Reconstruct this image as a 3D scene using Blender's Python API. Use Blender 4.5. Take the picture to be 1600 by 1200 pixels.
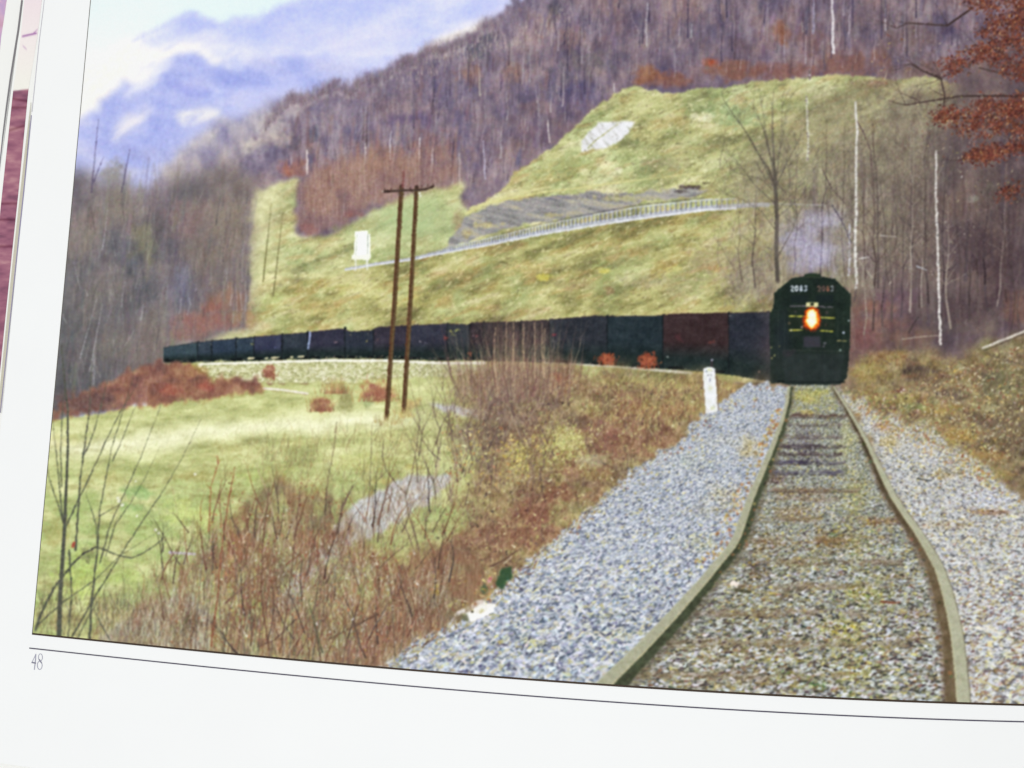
import bpy, math
import numpy as np

# ----------------------------------------------------------------------------
# CAMERA, WORLD, LAMPS, EXPOSURE
# An open book lies on a table and is photographed close up from slightly below
# and to the right; its leaf arches gently (page_height).
# ----------------------------------------------------------------------------
for o in list(bpy.data.objects): bpy.data.objects.remove(o)
scene = bpy.context.scene; col = scene.collection
TILT, YAW, ROLL, ARCH, SKEW = 0.09656671, 0.14551006, 0.0285785, -0.08530479, -0.02187891
HFOV = math.radians(60); FOC = 1 / math.tan(HFOV / 2); HALF = .13; M = 6150.     # M: layout units (photo pixels) per metre
def rot(t, y, r):
    cx, sx = math.cos(t), math.sin(t); cy, sy = math.cos(y), math.sin(y); cz, sz = math.cos(r), math.sin(r)
    return np.array([[1, 0, 0], [0, cx, -sx], [0, sx, cx]]) @ np.array([[cy, 0, sy], [0, 1, 0], [-sy, 0, cy]]) @ np.array([[cz, -sz, 0], [sz, cz, 0], [0, 0, 1]])
RM = rot(TILT, YAW, ROLL); CAM = RM @ np.array([0, 0, HALF * FOC])
cd = bpy.data.cameras.new('camera'); cam = bpy.data.objects.new('camera', cd); col.objects.link(cam); scene.camera = cam
from mathutils import Matrix
mw = np.eye(4); mw[:3, :3] = RM; mw[:3, 3] = CAM; cam.matrix_world = Matrix(mw.tolist())
cd.sensor_fit = 'HORIZONTAL'; cd.angle = HFOV; cd.clip_start = .004; cd.clip_end = 50
world = bpy.data.worlds.new('World'); scene.world = world; world.use_nodes = True
bg = world.node_tree.nodes['Background']; bg.inputs[0].default_value = (.97, .985, 1, 1); bg.inputs[1].default_value = .46
def area(name, loc, target, size, sy, energy, colr):
    l = bpy.data.lights.new(name, 'AREA'); l.shape = 'RECTANGLE'; l.size = size; l.size_y = sy; l.energy = energy; l.color = colr
    o = bpy.data.objects.new(name, l); col.objects.link(o); o.location = loc
    from mathutils import Vector
    o.rotation_euler = (Vector(target) - Vector(loc)).to_track_quat('-Z', 'Y').to_euler(); return o
area('ceiling_lamp', (.0, -.06, 1.4), (.0, -.03, 0), 1.4, 1.2, 13.6, (1, .992, .97))
area('window_light', (-1.2, -.1, .9), (-.05, 0, 0), .9, .9, .25, (.93, .97, 1))
scene.view_settings.view_transform = 'Standard'; scene.view_settings.look = 'None'; scene.view_settings.exposure = 0; scene.view_settings.gamma = 1
scene.view_settings.use_curve_mapping = False
scene.cycles.max_bounces = 4; scene.cycles.use_denoising = True

def page_height(X): u = X / HALF; return HALF * (ARCH * u * u + SKEW * u ** 3)
def to_photo(X, Y, Z):
    v = np.stack([X - CAM[0], Y - CAM[1], Z - CAM[2]], -1) @ RM
    return 800 + 800 * FOC * v[..., 0] / -v[..., 2], 600 - 800 * FOC * v[..., 1] / -v[..., 2]
def on_page(px, py, dz=0.):
    """layout measured on the photograph -> point of the arched leaf"""
    px = np.atleast_1d(np.asarray(px, float)); py = np.atleast_1d(np.asarray(py, float))
    d = np.stack([(px - 800) / 800, -(py - 600) / 800, -np.full(px.shape, FOC)], -1) @ RM.T; z = np.zeros(px.shape)
    for _ in range(14):
        P = CAM + d * ((z - CAM[2]) / d[..., 2])[..., None]; z = page_height(P[..., 0]) + dz
    return P

# ----------------------------------------------------------------------------
# THE PRINTED PICTURE: inked procedurally on the page (numpy noise, strokes and
# cells).  Every inked cell also remembers which pictured thing it belongs to.
# ----------------------------------------------------------------------------
OX, OY, PW, PH = 40, -100, 1720, 1215
rng = np.random.default_rng(48)
img = np.zeros((PH, PW, 3), np.float32)
idm = np.zeros((PH, PW), np.int16)
GX, GY = np.meshgrid(np.arange(PW, dtype=np.float32) + OX, np.arange(PH, dtype=np.float32) + OY)
THINGS = []                                    # (name, label, parent index, kind)

def thing(name, label=None, parent=None, kind=None):
    THINGS.append((name, label, parent, kind)); return len(THINGS) - 1

LAT = [np.random.default_rng(900 + i).random((256, 256)).astype(np.float32) for i in range(6)]
LATF = [l.ravel() for l in LAT]
def vn(x, y, s=0):
    L = LATF[s % 6]; x = np.asarray(x + 37.7 * s, np.float32); y = np.asarray(y + 91.3 * s, np.float32)
    xf = np.floor(x); yf = np.floor(y); fx = x - xf; fy = y - yf; xi = xf.astype(np.int32); yi = yf.astype(np.int32)
    fx *= fx * (3 - 2 * fx); fy *= fy * (3 - 2 * fy)
    x0 = xi & 255; x1 = (xi + 1) & 255; y0 = (yi & 255) << 8; y1 = ((yi + 1) & 255) << 8
    t = L.take(y0 + x0); t += (L.take(y0 + x1) - t) * fx; u = L.take(y1 + x0); u += (L.take(y1 + x1) - u) * fx
    u -= t; u *= fy; u += t; return u
def fbm(x, y, sx, sy=None, o=3, s=0):
    sy = sy or sx; r = 0; a = .5; t = 0
    for i in range(o):
        r = r + a * vn(x / sx * 2 ** i, y / sy * 2 ** i, s + i); t += a; a *= .55
    return r / t
def st(n, lo=.25, hi=.75): return np.clip((n - lo) / (hi - lo), 0, 1)
def pal(n, cols, lo=.25, hi=.75):
    n = st(n, lo, hi); p = np.linspace(0, 1, len(cols)); c = np.array(cols, np.float32)
    return np.stack([np.interp(n, p, c[:, k]) for k in range(3)], -1).astype(np.float32)
def box(a, r):
    if r < 1: return a
    for ax in (0, 1):
        p = [(0, 0)] * a.ndim; p[ax] = (r + 1, r)
        c = np.cumsum(np.pad(a, p, mode='edge'), axis=ax, dtype=np.float64)
        n = a.shape[ax]
        a = ((np.take(c, np.arange(2 * r + 1, 2 * r + 1 + n), ax) - np.take(c, np.arange(0, n), ax)) / (2 * r + 1)).astype(np.float32)
    return a
def soft(a, s):
    if s <= 0: return a
    if s < .9:
        for ax in (0, 1):
            k = s * .3; a = a * (1 - 2 * k) + k * (np.roll(a, 1, ax) + np.roll(a, -1, ax))
        return a
    r = max(1, int(round(s))); return box(box(a, r), r)

def mask(pts, rough=0, rs=20, blur=.7, ry=None, s=1, spiky=0):
    """cover (0..1) of a polygon with an uneven edge, and its window"""
    p = np.array(pts, np.float32); m = int(rough * 2 + blur * 4 + spiky + 4)
    x0 = int(max(p[:, 0].min() - m, OX)); x1 = int(min(p[:, 0].max() + m, OX + PW - 1))
    y0 = int(max(p[:, 1].min() - m, OY)); y1 = int(min(p[:, 1].max() + m, OY + PH - 1))
    w = (slice(y0 - OY, y1 - OY + 1), slice(x0 - OX, x1 - OX + 1))
    X = GX[w]; Y = GY[w]; h, wd = X.shape; a = np.zeros((h, wd), np.float32)
    q = np.roll(p, -1, 0)
    for r in range(h):
        yy = y0 + r + .01
        c = ((p[:, 1] <= yy) != (q[:, 1] <= yy))
        if c.any():
            xs = np.sort(p[c, 0] + (yy - p[c, 1]) / (q[c, 1] - p[c, 1]) * (q[c, 0] - p[c, 0]))
            for k in range(0, len(xs) - 1, 2):
                i0 = int(np.ceil(max(xs[k] - x0, 0))); i1 = int(np.floor(min(xs[k + 1] - x0, wd - 1))); a[r, i0:i1 + 1] = 1
    if rough or spiky:
        dx = (fbm(X, Y, rs, rs, 3, s) - .5) * 4 * rough
        dy = (fbm(X, Y, rs, rs, 3, s + 3) - .5) * 4 * (rough if ry is None else ry)
        if spiky: dy = dy + (vn(X / 2.6, Y / 40, s) - .3) * spiky
        ix = np.clip(np.rint(X + dx).astype(int) - x0, 0, wd - 1); iy = np.clip(np.rint(Y + dy).astype(int) - y0, 0, h - 1)
        a = a[iy, ix]
    return soft(a, blur), w
def lay(m, w, col, i=None, op=1., thr=.5):
    a = (m * op)[..., None]; img[w] = img[w] * (1 - a) + np.asarray(col, np.float32) * a
    if i is not None: idm[w][m * op > thr] = i
def poly(pts, col, i=None, op=1., **k):
    m, w = mask(pts, **k)
    if callable(col):
        q = m > .004; c = np.zeros(m.shape + (3,), np.float32); c[q] = col(GX[w][q], GY[w][q])
    else: c = col
    lay(m, w, c, i, op)
def blob(cx, cy, rx, ry, col, op=.6, i=None, s=2, hard=.25, rs=18):
    """a soft mottled patch"""
    x0, x1 = int(max(cx - rx * 1.6, OX)), int(min(cx + rx * 1.6, OX + PW - 1)); y0, y1 = int(max(cy - ry * 1.6, OY)), int(min(cy + ry * 1.6, OY + PH - 1))
    w = (slice(y0 - OY, y1 - OY + 1), slice(x0 - OX, x1 - OX + 1)); X, Y = GX[w], GY[w]
    d = np.hypot((X - cx) / rx, (Y - cy) / ry) + (fbm(X, Y, rs, rs, 3, s) - .5) * 1.2
    m = np.clip((1 - d) / max(1 - hard, .05), 0, 1).astype(np.float32); m = m * m * (3 - 2 * m)
    a = (m * op)[..., None]; loc = box(img[w], 5); keep = .8
    img[w] = img[w] + a * (np.asarray(col, np.float32) - loc * keep - img[w] * (1 - keep)) + a * ((fbm(X, Y, 3.2, 3.2, 2, s + 1) - .5) * 26)[..., None]
    if i is not None: idm[w][m * op > .42] = i

def splat(xs, ys, rs, cols, al, i=None):
    """round ink dots, later ones over earlier ones"""
    xs = np.asarray(xs, np.float32) - OX; ys = np.asarray(ys, np.float32) - OY
    n = len(xs); rs = np.broadcast_to(np.asarray(rs, np.float32), n); al = np.broadcast_to(np.asarray(al, np.float32), n)
    cols = np.broadcast_to(np.asarray(cols, np.float32), (n, 3))
    ok = (xs > 8) & (xs < PW - 9) & (ys > 8) & (ys < PH - 9)
    xs, ys, rs, al, cols = xs[ok], ys[ok], rs[ok], al[ok], cols[ok]
    if not len(xs): return
    ix = np.rint(xs).astype(int); iy = np.rint(ys).astype(int); R = int(np.ceil(rs.max() + .5))
    for dy in range(-R, R + 1):
        for dx in range(-R, R + 1):
            d = np.hypot(ix + dx - xs, iy + dy - ys); c = np.clip(rs + .5 - d, 0, 1) * np.minimum(1, rs * 2) * al
            k = c > .02
            if not k.any(): continue
            yy = iy[k] + dy; xx = ix[k] + dx; cc = c[k][:, None]
            img[yy, xx] = img[yy, xx] * (1 - cc) + cols[k] * cc
            if i is not None:
                kk = c[k] > .4; idm[yy[kk], xx[kk]] = i
def jit(col, n, j=12, hue=4):
    c = np.array(col, np.float32)
    if c.ndim == 1: c = np.repeat(c[None], n, 0)
    else: c = c[rng.integers(0, len(c), n)]
    return np.clip(c + rng.normal(0, j, (n, 1)) + rng.normal(0, hue, (n, 3)), 0, 255).astype(np.float32)
def strokes(x, y, ang, ln, bend, w0, w1, col, al, i=None):
    """curved tapering hairs; ang 0 = upright, positive leans right"""
    x, y, ang, ln, bend, w0, w1 = np.broadcast_arrays(*[np.asarray(v, np.float32) for v in (x, y, ang, ln, bend, w0, w1)])
    if not x.ndim: x, y, ang, ln, bend, w0, w1 = [v[None] for v in (x, y, ang, ln, bend, w0, w1)]
    n = len(x); K = max(2, int(ln.max() / .85)); t = np.linspace(0, 1, K, dtype=np.float32)[None]
    a = ang[:, None]; b = bend[:, None]; L = ln[:, None]
    px = x[:, None] + L * (t * np.sin(a) + .5 * b * t * t * np.cos(a)); py = y[:, None] - L * (t * np.cos(a) - .5 * b * t * t * np.sin(a))
    r = .5 * (w0[:, None] * (1 - t) + w1[:, None] * t)
    keep = np.ones((n, K), bool); stp = np.maximum(1, (ln.max() / np.maximum(ln, 1)).astype(int)); keep = (np.arange(K)[None] % stp[:, None]) == 0
    c = np.broadcast_to(np.asarray(col, np.float32), (n, 3)); c = np.repeat(c[:, None], K, 1)
    A = np.broadcast_to(np.asarray(al, np.float32).reshape(-1, 1) if np.ndim(al) else np.float32(al), (n, K))
    splat(px[keep], py[keep], r[keep], c[keep], A[keep], i)
    return px, py
def flecks(x, y, r, col, al, i=None):
    """small torn spots, leaf or chip shaped"""
    n = len(x); strokes(x, y, rng.uniform(-3, 3, n), np.asarray(r) * rng.uniform(.6, 2.6, n), rng.normal(0, 1.2, n), np.asarray(r) * rng.uniform(.7, 1.6, n), np.asarray(r) * .6, col, np.asarray(al) * rng.uniform(.5, 1.1, n), i)
def line(pts, w0, w1, col, al=1., i=None, j=0):
    """a tapering polyline"""
    p = np.array(pts, np.float32); d = np.hypot(*np.diff(p, axis=0).T); s = np.concatenate([[0], np.cumsum(d)])
    n = max(2, int(s[-1] / .6)); t = np.linspace(0, s[-1], n); x = np.interp(t, s, p[:, 0]); y = np.interp(t, s, p[:, 1])
    c = np.array(col, np.float32)[None] + (rng.normal(0, j, (n, 1)) if j else 0)
    q = rng.random() * 99; nz = vn(t / 7 + q, t * 0 + q, 2); n2 = vn(t / 2.6 + q, t * 0 - q, 3); ww = max(w0, w1)
    if ww < 6: al = al * (.55 + .5 * np.clip(nz * 1.1, 0, 1)) * (.75 + .3 * n2)
    x = x + (vn(t / 9 + q, t * 0 + 3, 1) - .5) * (min(2.2, ww * .5) if ww < 6 else .3); r = np.interp(t, [0, s[-1]], [w0 / 2, w1 / 2]) * (.8 + .4 * n2 if ww < 6 else 1)
    splat(x, y, r, np.broadcast_to(c, (n, 3)), al, i)
def limb(segs, x, y, a, L, w, d, spread=.5, up=.15, twist=.12, shrink=.72):
    """grow a bare branch and its forks into a list of segments"""
    n = 4
    for k in range(n):
        a += rng.normal(0, twist) - a * up * .25
        x2 = x + math.sin(a) * L / n; y2 = y - math.cos(a) * L / n; w2 = w * (.86 if k < n - 1 else .8)
        segs.append((x, y, x2, y2, w, w2)); x, y, w = x2, y2, w2
        if d > 0 and k >= 1 and rng.random() < .75:
            limb(segs, x, y, a + rng.choice([-1, 1]) * rng.uniform(.5, 1.3) * spread, L * rng.uniform(.4, shrink), w * .62, d - 1, spread, up, twist, shrink)
    if d > 0:
        for q in (-1, 1): limb(segs, x, y, a + q * rng.uniform(.3, .9) * spread, L * rng.uniform(.5, shrink), w * .75, d - 1, spread, up, twist, shrink)
def draw_limbs(segs, col, al, i=None, j=8, wmin=.5):
    S = np.array(segs, np.float32); n = np.maximum(2, (np.hypot(S[:, 2] - S[:, 0], S[:, 3] - S[:, 1]) / .8).astype(int)); k = np.repeat(np.arange(len(S)), n)
    t = ((np.arange(len(k)) - np.repeat(np.cumsum(n) - n, n)) / (n[k] - 1)).astype(np.float32); Q = S[k]
    C = np.repeat(rng.normal(0, j, len(S)), n)[:, None] + np.array(col, np.float32)[None]
    splat(Q[:, 0] + (Q[:, 2] - Q[:, 0]) * t, Q[:, 1] + (Q[:, 3] - Q[:, 1]) * t, np.maximum(Q[:, 4] + (Q[:, 5] - Q[:, 4]) * t, wmin) / 2, C, al, i)
def inside(pts, n):
    """random points inside a polygon"""
    p = np.array(pts, float); q = np.roll(p, -1, 0); ox, oy = [], []; got = 0
    while got < n:
        x = rng.uniform(p[:, 0].min(), p[:, 0].max(), n * 2); y = rng.uniform(p[:, 1].min(), p[:, 1].max(), n * 2); c = np.zeros(n * 2, bool)
        for (a, b), (e, f) in zip(p, q):
            if b != f: c ^= ((b <= y) != (f <= y)) & (x < a + (y - b) / (f - b) * (e - a))
        ox.append(x[c]); oy.append(y[c]); got += c.sum()
    return np.concatenate(ox)[:n], np.concatenate(oy)[:n]
def along(pts, n):
    p = np.array(pts, float); s = np.concatenate([[0], np.cumsum(np.hypot(*np.diff(p, axis=0).T))]); t = rng.uniform(0, s[-1], n)
    return np.interp(t, s, p[:, 0]), np.interp(t, s, p[:, 1])
def cells(X, Y, u, v, s=0):
    """uneven stones: (value of the nearest stone, second value, gap, offset in stone)"""
    ui = np.floor(u).astype(np.int32); vi = np.floor(v).astype(np.int32)
    b1 = np.full(u.shape, 9., np.float32); b2 = b1.copy(); h1 = np.zeros_like(b1); h2 = np.zeros_like(b1); oy = np.zeros_like(b1)
    A, B, C, D = LAT[s % 6], LAT[(s + 1) % 6], LAT[(s + 2) % 6], LAT[(s + 3) % 6]
    for dv in (-1, 0, 1):
        for du in (-1, 0, 1):
            a = (ui + du) & 255; b = (vi + dv) & 255
            ex = ui + du + .1 + .8 * A[b, a] - u; ey = vi + dv + .1 + .8 * B[b, a] - v
            d = np.hypot(ex, ey) * (.75 + .5 * C[a, b]); n = d < b1
            b2 = np.where(n, b1, np.minimum(b2, d)); h1 = np.where(n, C[b, a], h1); h2 = np.where(n, D[b, a], h2); oy = np.where(n, ey - .35 * ex, oy); b1 = np.where(n, d, b1)
    return h1, h2, b2 - b1, oy

# --- sky and far mountains ---------------------------------------------------
T_sky = thing('printed_sky', 'pale blue sky in the upper left of the printed picture')
n = fbm(GX, GY, 260, 120, 2, 1)
img[:] = pal(n + (GY - 40) / 400, [(212, 231, 254), (222, 237, 254), (234, 242, 252)], .2, .9); idm[:] = T_sky
T_mtf = thing('printed_mountain', 'far misty lavender mountain under the sky of the printed picture')
ridge = [(40, 110), (125, 97), (165, 82), (200, 62), (230, 44), (262, 34), (288, 17), (304, 18), (318, 32), (345, 36), (368, 26), (400, 30), (425, 14), (470, -2), (540, -40), (640, -70), (900, -110), (900, 330), (40, 330)]
def far_col(X, Y):
    n = fbm(X + .7 * Y, Y, 90, 34, 4, 2); c = pal(n, [(174, 184, 236), (186, 194, 240), (198, 204, 242), (214, 216, 241)], .22, .78)
    k = st(X, 190, 300)[..., None]; c = np.array((240, 240, 242), np.float32) * (1 - k) + c * k
    return c + (fbm(X, Y, 3, 5, 2, 4) - .5)[..., None] * 14
poly(ridge, far_col, T_mtf, rough=5, rs=16, blur=4.5, s=2)
def mist(pts, c, o, blur, s=0, i=None):
    """a torn veil of mist, drawn out along the slope"""
    m, w = mask(pts, rough=7, rs=26, blur=blur, s=s); X, Y = GX[w], GY[w]; n_ = fbm(X * .75 - Y * .55, X * .5 + Y * .8, 26, 9, 3, s + 1)
    m = soft(m, blur * .7); lay(m * (.42 + .8 * st(n_, .25, .7)).clip(0, 1), w, np.array(c, np.float32) + (fbm(X, Y, 3, 4, 2, s) - .5)[..., None] * 10, i, o)
mist([(60, 130), (125, 100), (165, 84), (200, 64), (222, 60), (216, 92), (204, 128), (180, 146), (150, 176), (60, 200)], (247, 242, 232), 1., 7, 1)
mist([(200, 120), (212, 84), (240, 70), (275, 60), (310, 62), (335, 78), (360, 100), (385, 104), (372, 124), (340, 112), (305, 86), (275, 88), (240, 116), (214, 146)], (243, 239, 234), 1., 6, 2)
mist([(300, 50), (360, 60), (410, 78), (400, 104), (360, 96), (320, 76)], (236, 234, 238), .7, 8, 3)
mist([(500, 70), (560, 46), (640, 34), (660, 44), (620, 62), (560, 80), (510, 86)], (214, 212, 242), .7, 9, 4)
mist([(400, 30), (470, 50), (540, 40), (520, 70), (440, 70)], (204, 206, 245), .6, 10, 5)
mist([(640, 90), (680, 66), (720, 42), (760, 30), (775, 40), (750, 66), (700, 84)], (242, 235, 226), 1., 5, 1)
mist([(740, 10), (800, -10), (810, 20), (770, 40)], (216, 214, 240), .7, 7, 2)
for (x, y, rx, ry, c, o) in [(300, 34, 60, 18, (188, 194, 240), .5), (232, 62, 30, 18, (206, 210, 240), .5), (330, 60, 40, 12, (204, 206, 240), .4), (440, 40, 60, 30, (182, 188, 242), .35), (480, 110, 80, 24, (176, 182, 242), .5), (610, 100, 60, 20, (190, 194, 240), .4)]: blob(x, y, rx, ry, c, o, None, s=int(x) % 6, rs=22, hard=0)
x, y = along([(205, 62), (262, 36), (300, 20), (345, 36), (400, 30), (425, 14), (480, -6)], 260)
strokes(x, y + 5, rng.normal(.1, .2, 260), rng.uniform(4, 11, 260), 0, 1.6, .8, jit((196, 200, 244), 260, 6), .35, T_mtf)
T_mtn = thing('printed_mountain', 'nearer blue mountain shoulder with mist patches in the printed picture')
def near_col(X, Y):
    n = fbm(X - .6 * Y, Y, 60, 30, 4, 3); c = pal(n, [(156, 165, 224), (168, 176, 229), (180, 186, 232), (194, 196, 230)], .22, .78)
    return c + (fbm(X, Y, 3, 6, 2, 1) - .5)[..., None] * 16
nr = [(40, 200), (125, 181), (150, 171), (168, 150), (192, 128), (206, 130), (214, 140), (232, 124), (252, 104), (275, 86), (292, 84), (312, 88), (330, 102), (352, 112), (375, 106), (400, 92), (440, 84), (520, 92), (600, 112), (660, 100), (660, 330), (40, 330)]
poly(nr, near_col, T_mtn, rough=7, rs=13, blur=6, s=3)
mist([(196, 150), (214, 130), (240, 112), (262, 94), (274, 88), (262, 108), (236, 134), (212, 158), (198, 166)], (232, 232, 240), .75, 4, 3)
mist([(164, 214), (180, 196), (206, 184), (236, 170), (246, 178), (228, 196), (206, 208), (180, 226)], (232, 228, 232), .9, 5, 4)
mist([(268, 178), (284, 164), (312, 168), (344, 176), (348, 190), (316, 190), (284, 190)], (242, 238, 230), 1., 5, 5)
mist([(240, 230), (300, 196), (360, 176), (420, 150), (470, 128), (490, 150), (440, 180), (380, 204), (320, 226), (260, 250)], (198, 200, 232), .6, 12, 0)
mist([(330, 150), (350, 136), (356, 150), (344, 160)], (206, 212, 246), .6, 4, 1)
mist([(360, 150), (420, 130), (470, 120), (470, 150), (400, 172)], (188, 194, 242), .6, 8, 2)
for (x, y, rx, ry, c, o) in [(165, 225, 46, 30, (166, 172, 226), .5), (270, 214, 50, 22, (172, 178, 228), .5), (230, 240, 60, 20, (160, 162, 204), .5), (300, 140, 50, 24, (162, 166, 228), .5), (150, 205, 20, 10, (186, 188, 230), .5)]: blob(x, y, rx, ry, c, o, None, s=int(x + y) % 6, rs=20, hard=0)

# --- the wooded mountainside ---------------------------------------------------
T_for = thing('printed_forest', 'bare purple brown woods covering the mountainside in the printed picture', None, 'stuff')
fr = [(300, 420), (330, 330), (372, 262), (396, 226), (414, 196), (432, 174), (446, 160), (458, 150), (476, 154), (500, 140), (528, 131), (548, 140), (570, 121), (600, 118), (622, 98), (650, 92), (668, 76), (696, 72), (722, 62), (742, 58), (752, 38), (776, 34), (796, 10), (812, -4), (840, -22), (870, -40), (1000, -110), (1760, -110), (1760, 640), (300, 640)]
def for_col(X, Y):
    n = fbm(X + .3 * Y, Y, 70, 55, 3, 1) * .75 + .25 * fbm(X, Y, 14, 20, 2, 5)
    c = pal(n, [(92, 84, 106), (108, 98, 116), (124, 111, 124), (138, 123, 131), (150, 134, 136)], .25, .75)
    b = st(fbm(X, Y, 60, 34, 3, 3), .48, .72)[..., None]; c = c * (1 - .36 * b) + np.array((148, 118, 108), np.float32) * .36 * b
    haze = st(900 - X - (Y - 150) * .9, 0, 560)[..., None]; c = c * (1 - .42 * haze) + np.array((172, 164, 182), np.float32) * .42 * haze
    v = fbm(X + .05 * Y, Y, 3.4, 18, 2, 2) - .5; f = fbm(X, Y, 3, 4, 2, 4) - .5; g = fbm(X, Y, 12, 24, 3, 0) - .5
    return c + v[..., None] * 26 + f[..., None] * 18 + g[..., None] * np.array((46, 44, 38), np.float32) + 4
T_hz = thing('printed_forest', 'hazy pale bare woods fading into the blue mountain at the left of the print', None, 'stuff')
def hz_col(X, Y):
    k = st(Y - (X - 250) * -.5, 250, 330)[..., None]; n = fbm(X, Y, 26, 34, 3, 2)
    c = pal(n, [(152, 148, 176), (166, 162, 180), (180, 174, 184), (196, 188, 188)], .25, .75) * (1 - k) + pal(n, [(136, 126, 138), (150, 138, 146), (164, 150, 152), (180, 168, 160)], .25, .75) * k
    return c + (fbm(X, Y, 3.2, 18, 2, 2) - .5)[..., None] * 24 + (fbm(X, Y, 3, 4, 2, 4) - .5)[..., None] * 14
poly([(236, 290), (262, 254), (285, 236), (305, 216), (330, 196), (352, 186), (380, 186), (400, 172), (420, 158), (450, 152), (480, 160), (480, 420), (236, 420)], hz_col, T_hz, rough=6, rs=12, blur=6, s=1, spiky=8)
mist([(386, 250), (396, 214), (420, 192), (446, 186), (462, 172), (474, 176), (468, 200), (444, 216), (420, 232), (400, 262)], (218, 210, 200), .8, 5, 3)
mist([(440, 176), (452, 156), (472, 152), (476, 170), (458, 190)], (204, 196, 198), .7, 5, 2)
poly(fr, for_col, T_for, rough=6, rs=9, blur=2.2, s=4, spiky=12)
top = fr[:20]
x, y = along(fr[4:22], 2600); y = y + rng.uniform(-4, 20, 2600)
strokes(x, y, rng.normal(0, .22, 2600), rng.uniform(5, 17, 2600), rng.normal(0, .3, 2600), 1.5, .6, jit([(130, 114, 128), (150, 134, 142), (108, 98, 112), (176, 158, 156)], 2600, 10), .3, T_for)
# hazy sunlit crowns on the left ridge, dark evergreens, russet leaves
for (x, y, rx, ry, c, o) in [(425, 200, 30, 26, (208, 200, 192), .55), (458, 172, 20, 18, (200, 192, 194), .5), (398, 226, 24, 18, (204, 196, 182), .5), (440, 215, 26, 18, (196, 184, 172), .5),
        (492, 205, 12, 20, (88, 92, 112), .7), (460, 222, 10, 22, (96, 88, 100), .7), (487, 250, 10, 30, (92, 92, 118), .7), (552, 205, 18, 16, (96, 96, 130), .5), (640, 185, 50, 14, (98, 86, 120), .6), (745, 80, 26, 26, (92, 92, 104), .7), (768, 60, 14, 22, (88, 90, 100), .7), (752, 100, 24, 14, (104, 96, 112), .5), (866, 12, 14, 22, (84, 82, 92), .7), (880, 130, 40, 40, (96, 94, 112), .5), (900, 150, 50, 32, (90, 86, 122), .55), (960, 90, 50, 36, (92, 88, 110), .5), (840, 210, 40, 24, (104, 90, 112), .5), (830, 95, 26, 20, (100, 94, 108), .4), (700, 150, 60, 40, (112, 104, 130), .4),
        (720, 215, 26, 60, (104, 96, 124), .6), (755, 230, 30, 50, (112, 100, 122), .5), (920, 95, 44, 30, (128, 122, 116), .5), (560, 270, 60, 34, (146, 112, 100), .6), (620, 245, 60, 36, (152, 114, 100), .6), (680, 230, 46, 30, (152, 112, 104), .5), (500, 300, 40, 50, (154, 112, 104), .6), (590, 255, 26, 30, (160, 116, 78), .5), (460, 262, 26, 20, (166, 104, 84), .6), (445, 268, 18, 12, (180, 108, 84), .5), (735, 120, 30, 18, (160, 118, 88), .5), (800, 110, 34, 26, (150, 116, 100), .5), (890, 60, 40, 24, (146, 116, 104), .4),
        (1010, 118, 36, 18, (164, 108, 72), .7), (1050, 125, 60, 16, (146, 100, 84), .7), (1112, 97, 20, 11, (186, 86, 56), .9), (1150, 112, 60, 20, (140, 96, 78), .7), (1220, 110, 70, 18, (138, 94, 84), .7), (1222, 55, 14, 30, (150, 96, 70), .7), (1265, 60, 30, 30, (132, 96, 92), .5), (1330, 100, 80, 26, (140, 98, 84), .7), (1420, 60, 70, 40, (112, 94, 92), .6), (1090, 50, 90, 40, (106, 98, 116), .5), (1440, 110, 60, 26, (126, 100, 92), .6), (1350, 30, 80, 40, (108, 94, 100), .5)]:
    blob(x, y, rx, ry, c, o, None, s=int(x * 3 + y) % 6, rs=11)
n = 2600; x, y = inside([(430, 200), (640, 120), (820, 20), (1000, -60), (1600, -60), (1600, 120), (1100, 110), (960, 130), (800, 280), (720, 300), (470, 340)], n)
strokes(x, y, rng.normal(.04, .12, n), rng.uniform(8, 34, n), rng.normal(0, .1, n), 1.5, .7, jit([(86, 80, 100), (150, 136, 146), (168, 154, 160), (96, 84, 96), (140, 106, 96)], n, 10), rng.uniform(.08, .26, n), T_for)
n = 1500; x, y = inside([(430, 190), (700, 66), (820, 0), (1000, -60), (1600, -60), (1600, 110), (1100, 100), (960, 130), (800, 270), (720, 280), (470, 320)], n)
flecks(x, y, rng.uniform(.8, 2, n), jit([(190, 176, 178), (170, 120, 90), (90, 82, 100), (120, 130, 120)], n, 14), .22, T_for)
n = 420; x, y = inside([(420, 260), (470, 160), (620, 110), (760, 60), (830, 0), (1000, -60), (1500, -60), (1500, 90), (1100, 95), (960, 125), (800, 270), (720, 290), (560, 280)], n)
strokes(x, y + 16, rng.normal(.03, .1, n), rng.uniform(14, 46, n), rng.normal(0, .2, n), rng.uniform(4, 10, n), rng.uniform(3, 7, n), jit([(104, 96, 122), (150, 136, 148), (122, 108, 128), (140, 116, 112), (160, 148, 156), (96, 90, 112), (134, 124, 126)], n, 8), rng.uniform(.03, .1, n), T_for)
n = 120; x, y = inside([(480, 210), (620, 190), (720, 200), (720, 290), (560, 310), (480, 330)], n); strokes(x, y + 20, rng.normal(.02, .06, n), rng.uniform(20, 50, n), 0, rng.uniform(3, 8, n), 4, jit([(160, 124, 108), (138, 108, 108), (150, 116, 112), (124, 104, 118), (168, 132, 110)], n, 8), rng.uniform(.03, .09, n), T_for)
x, y = along(fr[4:22], 300); strokes(x, y + 16, rng.normal(0, .12, 300), rng.uniform(14, 30, 300), 0, rng.uniform(2, 5, 300), 2, jit([(200, 190, 188), (178, 168, 176), (140, 126, 138), (120, 108, 124)], 300, 8), rng.uniform(.04, .16, 300), T_for)
img[:] = soft(img, 1.0)
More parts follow.
